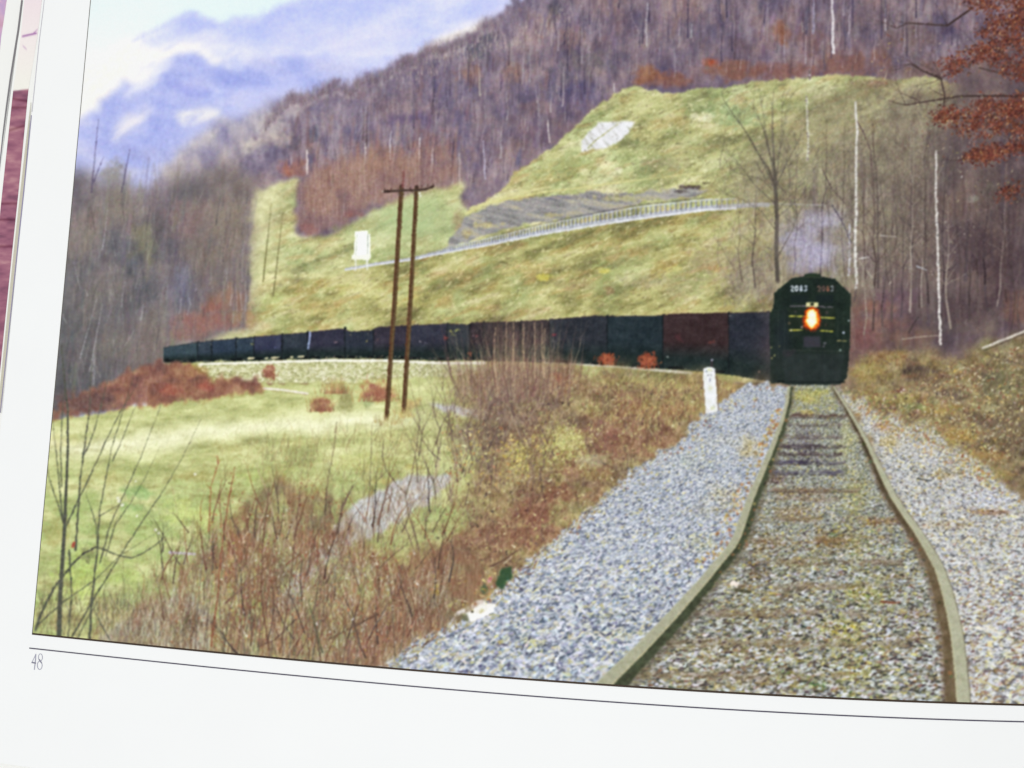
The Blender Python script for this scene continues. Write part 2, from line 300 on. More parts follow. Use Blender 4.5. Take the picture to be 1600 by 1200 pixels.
n = 2400; x, y = inside([(440, 230), (640, 130), (820, 20), (1000, -60), (1600, -60), (1600, 118), (1100, 106), (960, 130), (800, 280), (720, 300), (470, 345)], n)
n = 1300; x, y = x[:n], y[:n]; strokes(x, y + 8, rng.normal(.03, .08, n), rng.uniform(8, 38, n), rng.normal(0, .08, n), rng.uniform(.9, 2, n), .6, jit([(78, 70, 88), (88, 76, 90), (162, 148, 154), (186, 176, 178), (96, 76, 78), (110, 98, 116)], n, 9), rng.uniform(.1, .42, n), T_for)
for k in range(150):
    s = []; x, y = inside([(440, 220), (640, 120), (820, 10), (1000, -60), (1600, -60), (1600, 110), (1100, 100), (960, 125), (800, 260), (720, 280), (500, 300)], 1); limb(s, x[0], y[0] + 14, rng.normal(0, .1), rng.uniform(16, 34), rng.uniform(1.2, 2.2), 2, .5); draw_limbs(s, [(84, 76, 92), (172, 160, 162), (98, 86, 98), (120, 100, 100)][k % 4], .34, T_for)
n = 150; x, y = inside([(480, 240), (640, 150), (820, 60), (1000, -40), (1500, -50), (1500, 100), (1100, 100), (960, 128), (800, 270), (720, 300), (520, 320)], n)
for k in range(n):
    L = rng.uniform(26, 80) * (1.2 if x[k] > 800 else .9); s = []; w_ = rng.uniform(1.4, 3.2); xx, yy = x[k], y[k] + 14
    for q in range(6):
        x2 = xx + rng.normal(.2, .8); y2 = yy - L / 6; s.append((xx, yy, x2, y2, w_ * (1 - q * .12), w_ * (1 - q * .12 - .1))); xx, yy = x2, y2
        if q > 2: limb(s, xx, yy, rng.choice([-1, 1]) * rng.uniform(.3, .8), rng.uniform(8, 18), w_ * .4, 1, .5)
    draw_limbs(s, [(74, 68, 90), (86, 78, 96), (178, 170, 176), (96, 82, 90), (156, 146, 156), (70, 64, 84)][k % 6], rng.uniform(.22, .5), T_for)
x, y = along(fr[4:22], 1400); strokes(x, y + rng.uniform(2, 12, 1400), rng.normal(0, .2, 1400), rng.uniform(8, 20, 1400), rng.normal(0, .3, 1400), 1.3, .6, jit([(96, 86, 100), (112, 98, 108), (130, 114, 122)], 1400, 8), rng.uniform(.12, .4, 1400), T_for)
# the pale trunks one can pick out
for (x0, y0, x1, y1, w, c, a, lab) in [(480, 235, 480, 272, 2.6, (226, 216, 214), .8, 'pale trunk standing above the brown wedge of woods on the left hillside'), (571, 225, 570, 300, 2.4, (214, 206, 204), .7, 'pale trunk left of the utility poles in the printed woods'), (611, 205, 610, 250, 2.6, (206, 204, 214), .7, 'forked pale trunk high above the left utility pole'), (656, 215, 655, 290, 2.6, (216, 212, 214), .75, 'long pale trunk just above the right utility pole'), (676, 232, 674, 268, 2.4, (206, 208, 220), .7, 'short bluish trunk right of the utility poles'), (718, 240, 719, 300, 2.6, (210, 206, 216), .75, 'pale trunk beside the dark strip of woods'), (755, 220, 758, 280, 2.6, (190, 186, 206), .6, 'pale trunk at the left foot of the grassy knob'), (856, 186, 859, 222, 2.2, (214, 206, 204), .8, 'white trunk on the left edge of the grassy knob'), (959, 130, 960, 144, 1.8, (206, 200, 200), .7, 'short white trunk at the top of the grassy knob'), (1271, -10, 1271, 52, 4.2, (150, 142, 160), .8, 'grey trunk at the top edge left of the white one'), (1299, -20, 1302, 82, 4.4, (206, 200, 204), .95, 'white trunk at the top edge above the grassy knob'), (1081, 38, 1080, 58, 2.4, (170, 172, 176), .6, 'short grey trunk near the red bush'), (1012, 4, 1010, 72, 3, (196, 192, 196), .5, 'faint pale trunk at the top edge above the knob'), (748, 100, 750, 150, 2.2, (206, 200, 180), .5, 'cream trunk below the misty gap in the ridge')]:
    i = thing('printed_trunk', lab); line([(x0, y0), ((x0 + x1) / 2 + rng.normal(0, .6), (y0 + y1) / 2), (x1, y1)], w * .7, w, c, a, i, 12)
for (x, y, h) in [(716, 60, 24), (746, 45, 26), (766, 34, 30), (692, 72, 20), (640, 96, 20), (622, 104, 20), (775, 30, 26), (800, 20, 34), (826, 6, 40)]:
    for k in range(3): s = []; limb(s, x + rng.normal(0, 6), y + 22, rng.normal(0, .1), h * .7, 1.5, 2, .5); draw_limbs(s, (116, 100, 104), .32, T_for)
n = 260; x, y = along([(620, 118), (690, 84), (760, 60), (830, 40), (900, 0)], n); strokes(x, y + rng.uniform(0, 30, n), rng.normal(0, .1, n), rng.uniform(4, 14, n), 0, 1.8, 1, jit((210, 198, 184), n, 12), rng.uniform(.05, .3, n), T_for)

# --- grassy slopes ---------------------------------------------------------------
T_hill = thing('printed_grass_hillside', 'yellow green grassy cut slope above the train in the printed picture')
def grass_col(dark=0, warm=0):
    def f(X, Y):
        a = X * .92 + Y * .38; b = -X * .38 + Y * .92; a2 = X * .94 - Y * .34; b2 = X * .34 + Y * .94
        n = fbm(a2, b2, 60, 20, 4, 1); c = pal(n, [(134, 134, 98), (158, 158, 112), (178, 178, 126), (194, 194, 140), (208, 204, 162)], .27, .73)
        g = st(fbm(X, Y, 46, 30, 3, 2), .5, .75)[..., None]; c = c * (1 - .4 * g) + np.array((166, 188, 130), np.float32) * .4 * g
        t = st(fbm(a2, b2, 34, 10, 3, 5), .52, .76)[..., None]; c = c * (1 - .5 * t) + np.array((178, 152, 112), np.float32) * .5 * t
        d = st(fbm(a2, b2, 9, 3.4, 3, 3), .62, .82)[..., None]; c = c * (1 - .38 * d) + np.array((112, 106, 84), np.float32) * .38 * d
        e = st(fbm(a2, b2, 7, 3, 2, 0), .66, .85)[..., None]; c = c * (1 - .5 * e) + np.array((232, 228, 186), np.float32) * .5 * e
        return c + (fbm(X, Y, 1.8, 1.8, 1, 4) - .5)[..., None] * 22 + (fbm(a2, b2, 14, 7, 3, 2) - .5)[..., None] * 34 - dark + np.array((warm, 0, -warm), np.float32)
    return f
knob = [(690, 390), (726, 332), (770, 308), (792, 290), (806, 270), (832, 252), (858, 234), (884, 212), (908, 188), (932, 168), (960, 148), (990, 134), (1010, 140), (1030, 144), (1062, 145), (1090, 139), (1140, 136), (1180, 128), (1230, 124), (1300, 118), (1345, 117), (1400, 126), (1450, 118), (1500, 132), (1540, 160), (1560, 240), (1560, 520), (690, 520)]
poly(knob, grass_col(), T_hill, rough=2.2, rs=8, blur=.9, s=2)
left_slope = [(384, 520), (388, 440), (392, 330), (398, 300), (430, 288), (462, 279), (464, 330), (464, 364), (482, 372), (506, 368), (540, 350), (575, 332), (610, 316), (650, 302), (690, 292), (722, 283), (724, 320), (740, 345), (720, 392), (720, 540), (250, 560), (384, 508)]
T_hl = thing('printed_grass_hillside', 'bright green hillside behind the white sign and the utility poles in the print')
def ls_col(X, Y):
    c = grass_col()(X, Y); g = np.exp(-(((X - 650) / 90) ** 2 + ((Y - 345) / 38) ** 2))[..., None] * .75; c = c * (1 - g) + np.array((172, 192, 142), np.float32) * g
    p = st(480 - X - (Y - 300) * .35, 0, 60)[..., None] * .7; return c * (1 - p) + (np.array((218, 216, 172), np.float32) + (fbm(X, Y, 7, 5, 3, 1) - .5)[..., None] * 60) * p + 3
poly(left_slope, ls_col, T_hl, rough=5, rs=12, blur=3, s=5)
low = [(384, 530), (400, 490), (420, 460), (470, 440), (545, 424), (620, 410), (690, 398), (760, 384), (840, 368), (900, 356), (1000, 342), (1100, 328), (1200, 320), (1400, 330), (1400, 600), (250, 600), (262, 545)]
T_low = thing('printed_grass_hillside', 'long tan and green embankment between the road and the coal train in the print')
poly(low, lambda X, Y: grass_col(7, 3)(X, Y), T_low, rough=1.5, rs=12, blur=1, s=1)
for (x, y, rx, ry, c, o) in [(1010, 165, 60, 20, (196, 196, 140), .5), (900, 262, 50, 18, (168, 172, 112), .45), (860, 275, 40, 16, (196, 188, 128), .5), (1150, 180, 60, 24, (156, 178, 132), .6), (1200, 150, 50, 16, (176, 176, 120), .4), (1080, 230, 70, 26, (160, 160, 116), .4), (1040, 255, 50, 12, (148, 138, 116), .5), (1000, 210, 40, 14, (208, 204, 144), .5), (1095, 185, 26, 10, (226, 222, 186), .8), (1105, 196, 18, 8, (214, 206, 170), .6), (950, 258, 16, 9, (232, 226, 182), .7), (968, 265, 10, 6, (226, 220, 190), .7), (912, 268, 12, 8, (224, 218, 176), .6), (1210, 250, 70, 60, (164, 160, 124), .5), (1290, 270, 60, 50, (158, 152, 126), .5), (1300, 160, 70, 26, (148, 144, 106), .6), (1400, 170, 70, 40, (134, 128, 104), .7), (1330, 220, 60, 40, (150, 144, 116), .6), (1480, 230, 70, 60, (118, 108, 96), .8), (1530, 180, 50, 60, (112, 98, 92), .8), (1250, 200, 50, 40, (172, 168, 118), .4),
        (560, 450, 60, 16, (206, 206, 134), .5), (430, 470, 30, 14, (198, 206, 136), .6), (500, 480, 50, 16, (190, 172, 120), .5), (640, 470, 50, 16, (206, 196, 130), .5), (720, 430, 40, 14, (178, 160, 116), .5), (830, 420, 60, 16, (192, 172, 124), .5), (970, 400, 60, 16, (182, 170, 124), .5), (900, 445, 50, 14, (164, 150, 118), .5), (1000, 440, 60, 14, (170, 164, 134), .5), (1120, 410, 60, 50, (170, 158, 130), .6), (1170, 440, 50, 50, (154, 144, 126), .7), (1060, 450, 60, 30, (176, 166, 132), .5), (850, 432, 14, 8, (214, 204, 100), .7), (945, 422, 16, 8, (216, 206, 104), .6), (1050, 420, 22, 7, (216, 206, 130), .5), (1120, 420, 20, 8, (178, 132, 90), .5), (950, 455, 12, 9, (148, 120, 96), .6), (420, 435, 30, 10, (226, 218, 168), .6), (480, 430, 30, 7, (218, 214, 160), .6)]:
    blob(x, y, rx, ry, c, o, None, s=int(x + 5 * y) % 6, rs=7)
n = 700; x, y = inside(low, n); strokes(x, y, rng.normal(1.15, .25, n), rng.uniform(5, 20, n), rng.normal(0, .3, n), 1.6, .8, jit([(150, 134, 100), (214, 206, 150), (170, 172, 110), (132, 118, 92)], n, 10), rng.uniform(.12, .4, n), None)
n = 900; x, y = inside(knob, n); strokes(x, y, rng.normal(1.1, .35, n), rng.uniform(4, 16, n), rng.normal(0, .3, n), 1.8, .8, jit([(140, 128, 96), (222, 216, 166), (166, 172, 110), (110, 102, 84), (228, 222, 180)], n, 10), rng.uniform(.12, .45, n), None)
n = 500; x, y = inside([(800, 290), (930, 180), (1060, 150), (1180, 140), (1180, 300), (800, 310)], n); flecks(x, y, rng.uniform(.7, 1.7, n), jit([(104, 96, 84), (236, 230, 190), (130, 120, 90)], n, 10), .5)
T_dirt = thing('printed_undergrowth', 'russet wedge of undergrowth running down to the green hillside in the print', None, 'stuff')
def dirt(X, Y):
    c = pal(fbm(X, Y, 26, 30, 3, 2), [(132, 106, 106), (146, 116, 110), (156, 126, 112), (166, 136, 124)]); return c + (fbm(X, Y, 3, 20, 2, 1) - .5)[..., None] * 24 + (fbm(X, Y, 2, 2, 1, 3) - .5)[..., None] * 16
poly([(466, 282), (520, 262), (600, 236), (722, 250), (720, 282), (680, 292), (640, 304), (600, 318), (560, 338), (520, 358), (490, 370), (468, 366)], dirt, T_dirt, op=.8, rough=9, rs=14, blur=7, s=1)
blob(484, 358, 22, 12, (150, 96, 92), .5); blob(545, 335, 24, 10, (160, 96, 88), .5); blob(715, 345, 12, 26, (160, 140, 116), .6)
n = 220; x, y = inside([(466, 290), (720, 250), (720, 285), (600, 318), (500, 366), (468, 360)], n); strokes(x, y, rng.normal(.02, .08, n), rng.uniform(10, 44, n), 0, 1.5, .8, jit([(190, 174, 170), (116, 92, 92), (170, 148, 144)], n, 8), rng.uniform(.08, .28, n), T_dirt)

# --- rock cut, bench and guard rail -------------------------------------------------
T_cut = thing('printed_rock_cut', 'dark grey rock cut beside the road in the print')
poly([(690, 392), (706, 372), (728, 340), (752, 326), (800, 314), (870, 304), (930, 299), (975, 302), (1010, 298), (1085, 292), (1110, 298), (1090, 306), (1010, 314), (960, 330), (880, 342), (800, 356), (740, 372)], lambda X, Y: pal(fbm(X * .96 + Y * .26, -X * .2 + Y, 30, 6, 3, 2), [(128, 126, 130), (146, 144, 148), (160, 157, 158), (174, 168, 152)]) + (fbm(X, Y, 2, 2, 1, 1) - .5)[..., None] * 24, T_cut, op=.92, rough=3, rs=12, blur=1.2, s=3)
for (x, y, rx, ry, c, o) in [(760, 352, 34, 7, (198, 186, 130), .6), (870, 336, 30, 6, (196, 186, 134), .6), (730, 366, 14, 8, (178, 164, 118), .6), (980, 310, 60, 8, (190, 184, 130), .6), (1080, 292, 28, 5, (96, 84, 86), .9), (1065, 299, 16, 4, (104, 94, 88), .7), (1100, 286, 12, 4, (110, 100, 84), .7), (880, 309, 60, 5, (128, 124, 132), .6)]: blob(x, y, rx, ry, c, o, None, s=int(x) % 6, rs=7)
line([(728, 334), (760, 318), (800, 309), (850, 300), (900, 294), (960, 286), (1040, 276), (1100, 270)], 5, 2, (204, 200, 140), .45, T_hill, 10)
line([(735, 326), (800, 303), (860, 292)], 5, 4, (208, 204, 150), .4, T_hill, 10)
T_out = thing('printed_rock_outcrop', 'white limestone patch on the grassy knob in the print')
poly([(908, 238), (910, 220), (920, 206), (936, 192), (956, 190), (972, 188), (992, 193), (984, 204), (966, 222), (944, 233), (924, 233)], lambda X, Y: pal(fbm(X * .7 - Y * .7, X * .7 + Y * .7, 5, 14, 3, 1), [(196, 196, 190), (216, 216, 218), (226, 226, 230), (232, 232, 236)], .2, .7), T_out, rough=1.6, rs=6, blur=.9)
line([(918, 232), (935, 216), (952, 204), (966, 194)], 3.4, 1.4, (176, 176, 130), .6, None, 12)
n = 40; x, y = inside([(910, 236), (920, 206), (956, 190), (990, 194), (950, 232)], n); flecks(x, y, rng.uniform(.5, 1.1, n), jit((120, 112, 100), n, 10), .7)
T_rd = thing('printed_road', 'thin grey road climbing along the hillside in the print')
rdp = [(540, 421), (590, 412), (640, 405), (700, 392), (760, 381), (830, 366), (900, 353), (1000, 338), (1100, 325), (1150, 322), (1180, 320), (1200, 320)]
line(rdp, 4, 7, (180, 182, 188), .8, T_rd, 10)
T_gr = thing('printed_guardrail', 'white guard rail with close posts along the hillside road in the print')
xs = np.array([p[0] for p in rdp]); ys = np.array([p[1] for p in rdp])
xx = 668.
while xx < 1180:
    yy = np.interp(xx, xs, ys); h = np.interp(xx, [660, 800, 1000, 1180], [4, 9, 15, 9]); a = np.interp(xx, [660, 720, 1120, 1180], [.3, .9, .9, .35])
    line([(xx + 1.4, yy - h * .1), (xx + 1.6, yy - h)], 2.2, 2, (112, 114, 130), a * .7, T_gr); line([(xx, yy), (xx - .4, yy - h * rng.uniform(.8, 1.05))], 1.9, 1.6, (200, 206, 222), a * rng.uniform(.45, .85), T_gr)
    xx += np.interp(xx, [660, 800, 1000, 1180], [3.6, 4.6, 7.6, 8.6])
line([(x, y + np.interp(x, [540, 900, 1200], [1, 4, 3])) for x, y in rdp[:10]], 1.8, 3.4, (222, 224, 232), .85, T_gr, 8)
line([(x, y - np.interp(x, [540, 700, 1000, 1200], [2, 6, 15, 10])) for x, y in rdp[3:10]], 1.2, 2.2, (196, 202, 218), .6, T_gr, 8)
line([(x, y - np.interp(x, [540, 700, 1000, 1200], [4, 8, 18, 13])) for x, y in rdp[4:9]], 1, 2, (86, 86, 96), .5, None, 14)
# --- roadside sign -------------------------------------------------------------------
T_sg = thing('printed_sign', 'tall white sign board beside the hillside road in the print')
T_sgl = thing('sign_leg', None, T_sg); T_sgp = thing('sign_panel', None, T_sg); T_sgw = thing('sign_ledge', None, T_sg)
line([(556, 404), (555.5, 422)], 2.4, 2.2, (226, 228, 222), .9, T_sgl); line([(573.5, 404), (573, 421)], 2.6, 2.4, (226, 228, 222), .9, T_sgl)
poly([(555, 361.5), (574, 360.5), (574.5, 365), (579, 366), (578, 404), (552.5, 404)], (249, 251, 245), T_sgp, blur=.6)
line([(558.5, 366), (556, 401)], 1.4, 1.2, (158, 166, 150), .7); line([(575, 366), (574, 400)], 1.6, 1.4, (120, 132, 116), .75)
poly([(549.5, 399), (579.5, 397), (579, 404), (576, 406.5), (549, 405)], (240, 242, 226), T_sgw, blur=.6); line([(556, 394), (556, 404)], 1.2, 1.2, (200, 206, 190), .6)
for (x0, y0, x1, y1) in [(424, 318, 411, 440), (442, 332, 427, 462)]:
    i = thing('printed_sapling', 'thin bare sapling on the pale slope %s the brown woods in the print' % ('nearest' if x0 < 430 else 'second from'))
    s = [(x1, y1, (x0 + x1) / 2, (y0 + y1) / 2, 2.4, 1.9), ((x0 + x1) / 2, (y0 + y1) / 2, x0, y0, 1.9, 1)]; draw_limbs(s, (122, 118, 84), .6, i)
    for k in range(14):
        t = rng.uniform(.05, .75); s = []; limb(s, x0 + (x1 - x0) * t, y0 + (y1 - y0) * t, rng.choice([-1, 1]) * rng.uniform(.3, .8), rng.uniform(8, 22), 1, 1, .5); draw_limbs(s, (140, 134, 104), .28, i)

# --- left woods -------------------------------------------------------------------------
T_lw = thing('printed_woods', 'dim grey brown thicket of bare trees along the left edge of the print', None, 'stuff')
def lw_col(X, Y):
    n = fbm(X + .35 * Y, Y, 60, 80, 3, 4); c = pal(n, [(90, 91, 98), (104, 100, 104), (116, 108, 110), (128, 118, 114), (136, 126, 116)], .25, .75)
    d = np.exp(-(((X - 285) / 22) ** 2 + ((Y - 450) / 55) ** 2))[..., None] * .7; c = c * (1 - d) + np.array((96, 98, 126), np.float32) * d
    d = np.exp(-(((X - 110) / 40) ** 2 + ((Y - 540) / 110) ** 2))[..., None] * .5; c = c * (1 - d) + np.array((92, 98, 96), np.float32) * d
    d = st(Y - X * .1, 380, 560)[..., None] * st(320 - X, 0, 80)[..., None] * .55; c = c * (1 - d) + np.array((88, 86, 88), np.float32) * d
    return c + (fbm(X + .1 * Y, Y, 3.4, 22, 2, 2) - .5)[..., None] * 20 + (fbm(X, Y, 2.6, 3, 2, 4) - .5)[..., None] * 18 + (fbm(X, Y, 14, 18, 3, 5) - .5)[..., None] * 30 + 3
poly([(40, 262), (120, 270), (160, 276), (180, 258), (196, 280), (215, 296), (250, 290), (290, 286), (330, 270), (360, 262), (396, 276), (396, 330), (392, 420), (386, 500), (330, 535), (262, 552), (250, 578), (228, 610), (200, 636), (150, 648), (84, 660), (40, 660)], lw_col, T_lw, op=.93, rough=14, rs=26, blur=12, s=2)
for (x, y, rx, ry, c, o) in [(178, 268, 24, 24, (142, 136, 122), .6), (225, 380, 30, 40, (142, 138, 108), .55), (290, 345, 50, 40, (142, 118, 118), .5), (320, 400, 40, 60, (136, 124, 112), .5), (355, 360, 40, 70, (144, 132, 120), .5), (240, 310, 50, 30, (136, 126, 138), .5), (145, 345, 30, 20, (134, 116, 116), .5), (320, 500, 60, 20, (164, 106, 96), .7), (360, 470, 40, 30, (156, 116, 96), .6), (290, 520, 40, 16, (146, 106, 100), .6), (385, 500, 30, 18, (178, 142, 104), .5), (330, 480, 26, 12, (176, 100, 84), .6), (230, 540, 40, 50, (128, 114, 110), .5), (180, 480, 50, 60, (112, 110, 112), .4)]:
    blob(x, y, rx, ry, c, o, None, s=int(x + y) % 6, rs=14)
n = 1100; x, y = inside([(95, 600), (110, 300), (250, 262), (390, 290), (386, 500), (250, 560), (200, 630), (90, 650)], n)
strokes(x, y, rng.normal(.08, .16, n), rng.uniform(8, 50, n), rng.normal(0, .2, n), 1.4, .7, jit([(96, 92, 98), (146, 136, 130), (158, 150, 146), (120, 104, 104), (132, 134, 112)], n, 8), rng.uniform(.04, .15, n), T_lw)
k_ = soft((idm == T_lw).astype(np.float32), 3)[..., None]; img[:] = img * (1 - k_) + soft(img, 2.2) * k_
n = 160; x, y = inside([(95, 600), (110, 320), (250, 290), (390, 300), (386, 490), (250, 550), (200, 620), (90, 640)], n); strokes(x, y + 20, rng.normal(.06, .1, n), rng.uniform(26, 80, n), 0, rng.uniform(4, 11, n), 5, jit([(112, 108, 114), (134, 124, 122), (124, 114, 120), (140, 136, 120), (106, 104, 112), (140, 122, 122)], n, 7), rng.uniform(.02, .07, n), T_lw)
n = 1300; x, y = inside([(95, 610), (108, 320), (250, 290), (392, 300), (386, 500), (250, 560), (200, 630), (90, 650)], n); strokes(x, y + 10, rng.normal(.07, .12, n), rng.uniform(10, 46, n), rng.normal(0, .15, n), rng.uniform(.9, 1.8, n), .6, jit([(84, 82, 88), (150, 144, 140), (98, 92, 96), (128, 112, 108), (168, 164, 160)], n, 8), rng.uniform(.08, .3, n), T_lw)
for k in range(60):
    s = []; x, y = inside([(95, 610), (108, 340), (250, 310), (392, 310), (386, 490), (250, 550), (90, 640)], 1); limb(s, x[0], y[0] + 20, rng.normal(.05, .15), rng.uniform(26, 60), rng.uniform(1.2, 2.4), 2, .45); draw_limbs(s, [(86, 84, 90), (150, 144, 142), (104, 96, 96)][k % 3], .28, T_lw)
for (x0, y0, x1, y1, a) in [(169, 316, 160, 390, .7), (158, 388, 155, 404, .6), (115, 408, 125, 452, .6), (134, 452, 137, 462, .7), (152, 465, 125, 560, .65), (160, 475, 140, 580, .7), (195, 440, 190, 480, .7), (220, 420, 212, 450, .5), (224, 474, 220, 500, .8), (206, 462, 204, 470, .5), (152, 510, 144, 580, .6), (98, 490, 104, 505, .6), (210, 515, 195, 540, .45), (294, 460, 292, 492, .6), (283, 465, 280, 490, .5), (362, 440, 360, 478, .7), (368, 445, 370, 486, .6), (376, 450, 378, 484, .7), (383, 440, 383, 486, .8), (380, 380, 378, 440, .4), (355, 420, 357, 450, .4), (330, 400, 330, 440, .25), (366, 480, 364, 505, .5), (308, 440, 306, 455, .4), (202, 575, 178, 600, .5), (150, 545, 146, 600, .6), (176, 370, 180, 400, .4), (204, 370, 201, 395, .4)]:
    line([(x0, y0), ((x0 + x1) / 2 + rng.normal(0, 1), (y0 + y1) / 2), (x1, y1)], 1.0, 1.7, (188, 188, 192), a * .62, T_lw, 16)
for k, (x0, y0, x1, y1) in enumerate([(154, 186, 143, 300), (203, 234, 190, 300), (162, 245, 146, 285)]):
    i = thing('printed_stem', ['tall dark stem rising above the left woods, nearest the corner of the mist', 'dark stem rising above the left woods, the one farther right', 'short slanting stem rising above the left woods beside the tall one'][k]); line([(x1, y1), (x0, y0)], 2.2, 1.1, (96, 88, 112), .7, i, 8)

# --- coal train -----------------------------------------------------------------------------
cars = [(256, 310), (310, 332), (332, 370), (370, 398), (398, 442), (442, 482), (482, 540), (540, 585), (585, 637), (637, 700), (700, 735), (735, 757), (757, 815), (815, 860), (860, 950), (950, 1037), (1037, 1140), (1140, 1214)]
tx = [256, 310, 400, 480, 539, 541, 584, 586, 700, 734, 736, 757, 815, 860, 920, 1036, 1038, 1140, 1190, 1215]; ty = [543, 534, 526, 519, 512.5, 517.5, 516.5, 511, 505.5, 507, 503.5, 503.5, 502, 499, 494, 493, 490.5, 488.5, 487.5, 486]
bx = [256, 320, 400, 500, 600, 700, 757, 870, 990, 1080, 1150, 1215]; by = [566, 566.5, 563.5, 561, 561, 564, 564, 567, 574, 579, 587, 599]
words = ['farthest, fading behind the left thicket', 'second from the far end', 'third from the far end', 'fourth from the far end', 'fifth from the far end', 'just left of the white ladder streak', 'with a white streak at its left end', 'lower in its roofline, left of the utility poles', 'behind the left utility pole', 'behind the right utility pole', 'with faded yellow and red marks', 'taller and red brown, left of the tall brush', 'half hidden by the left of the tall brush', 'half hidden by the right of the tall brush', 'dark green, right of the tall brush', 'dark green, above the two orange bushes', 'rusty red, third nearest the locomotive front', 'blue black, coupled to the locomotive']
ccol = [(72, 88, 96), (68, 80, 92), (62, 76, 92), (64, 78, 92), (66, 70, 92), (60, 68, 78), (66, 66, 82), (60, 66, 78), (66, 62, 74), (64, 66, 80), (66, 70, 76), (60, 54, 60), (66, 60, 64), (66, 60, 64), (60, 64, 72), (52, 64, 70), (72, 57, 59), (58, 62, 72)]
CARS = []
for k, (a, b) in enumerate(cars):
    i = thing('printed_hopper_car', 'coal hopper car ' + words[k]); CARS.append(i)
    xs_ = np.linspace(a, b, 9); top_ = [(x, np.interp(x, tx, ty)) for x in xs_]; bot_ = [(x, np.interp(x, bx, by)) for x in xs_[::-1]]
    def car_col(X, Y, k=k):
        yt = np.interp(X, tx, ty); yb = np.interp(X, bx, by); t = ((Y - yt) / (yb - yt))[..., None]
        c = np.array(ccol[k], np.float32) * (1 - st(t, .5, .8)) + np.array((46, 58, 58), np.float32) * st(t, .5, .8)
        rib = ((X - cars[k][0]) % max(5., (cars[k][1] - cars[k][0]) / 9.)) < 1.4; return c + (fbm(X, Y, 12, 8, 3, k) - .5)[..., None] * 26 + (fbm(X, Y, 1.6, 1.6, 1, 2) - .5)[..., None] * 15 + (rib * (t[..., 0] < .6) * 2.5)[..., None] - 6
    poly(top_ + bot_, car_col, i, rough=.5, rs=5, blur=.7, s=k)
    line([(x, y + .6) for x, y in top_], 1.3, 1.3, (86, 66, 66), .55, None, 8)
    if b > 300: line([(b - .5, np.interp(b - 2, tx, ty) - .5), (b - .5, np.interp(b, bx, by) - 2)], 3.2, 3.2, (30, 36, 40), .9); line([(b + 1.6, np.interp(b + 2, tx, ty) + 1), (b + 1.6, np.interp(b, bx, by) - 9)], 1.2, 1.2, (112, 112, 116), .45)
    for q in np.arange(a + 4, b - 3, max(4., (b - a) / 9.)): line([(q, np.interp(q, tx, ty) + 2), (q, np.interp(q, bx, by) * .45 + np.interp(q, tx, ty) * .55)], 1.1, 1, (94, 94, 100), .28 if k < 14 else .16)
    if b < 1150:
        for q in (a + (b - a) * .18, a + (b - a) * .82): yy = np.interp(q, bx, by); line([(q - (b - a) * .1, yy - 3), (q + (b - a) * .1, yy - 3)], 3.6, 3.6, (26, 30, 32), .8)
        for q in np.linspace(a + (b - a) * .32, a + (b - a) * .68, 3): yy = np.interp(q, bx, by); line([(q, yy - 2.4), (q + 3, yy - 2.2)], 1.6, 1.6, (150, 146, 130), .4)
for (x, y, c, r, o) in [(311, 539, (190, 190, 170), 1.4, .7), (330, 538, (170, 160, 130), 1.6, .7), (330, 546, (170, 170, 150), 1.4, .6), (371, 533, (180, 180, 160), 1.3, .7), (396, 532, (210, 190, 180), 1.8, .8), (395, 538, (186, 180, 110), 2, .7), (430, 543, (150, 160, 220), 1.8, .8), (524, 535, (236, 190, 186), 1.8, .9), (522, 532, (196, 110, 110), 1.6, .6), (548, 523, (200, 180, 120), 1.8, .6), (573, 533, (216, 190, 110), 1.8, .8), (575, 520, (150, 140, 110), 1.6, .6), (586, 522, (150, 110, 100), 1.8, .5), (590, 532, (150, 110, 96), 2, .5), (656, 534, (170, 160, 170), 2.4, .7), (664, 535, (170, 160, 170), 2.4, .6), (704, 518, (180, 180, 96), 3, .7), (712, 517, (196, 200, 110), 3, .7), (708, 523, (170, 170, 90), 2.6, .6), (697, 527, (168, 62, 52), 3, .8), (696, 531, (150, 58, 56), 2.4, .7), (739, 525, (220, 170, 180), 1.8, .7), (744, 526, (196, 80, 90), 2, .7), (744, 535, (214, 180, 186), 1.4, .6), (864, 523, (186, 50, 60), 2.6, .8), (868, 524, (150, 50, 70), 3, .5), (1044, 558, (220, 226, 220), 2.2, .9), (1115, 535, (122, 66, 60), 5, .4), (1060, 525, (92, 58, 62), 7, .25), (1141, 493, (220, 210, 210), 2, .8), (734, 555, (150, 92, 66), 4, .7), (731, 560, (170, 120, 90), 3, .6)]:
    flecks(np.array([x, x + rng.normal(0, r * .5), x + rng.normal(0, r * .5)]), np.array([y, y + rng.normal(0, r * .5), y]), np.full(3, r * .7), np.array([c] * 3, np.float32), np.full(3, o * .75))
line([(484.5, 519), (483.5, 530), (482, 545)], 3, 2.4, (168, 182, 216), .85, CARS[6], 10)
for (x0, x1, y) in [(388, 397, 560), (424, 437, 559), (466, 475, 557.5), (415, 418, 560), (455, 458, 558)]: line([(x0, y), (x1, y - .4)], 2.6, 2.6, (224, 214, 176), .85)
n = 60; x = rng.uniform(480, 760, n); splat(x, np.interp(x, bx, by) - rng.uniform(2, 5, n), rng.uniform(.6, 1.3, n), jit([(190, 180, 150), (150, 140, 120), (120, 100, 90)], n, 14), .6)
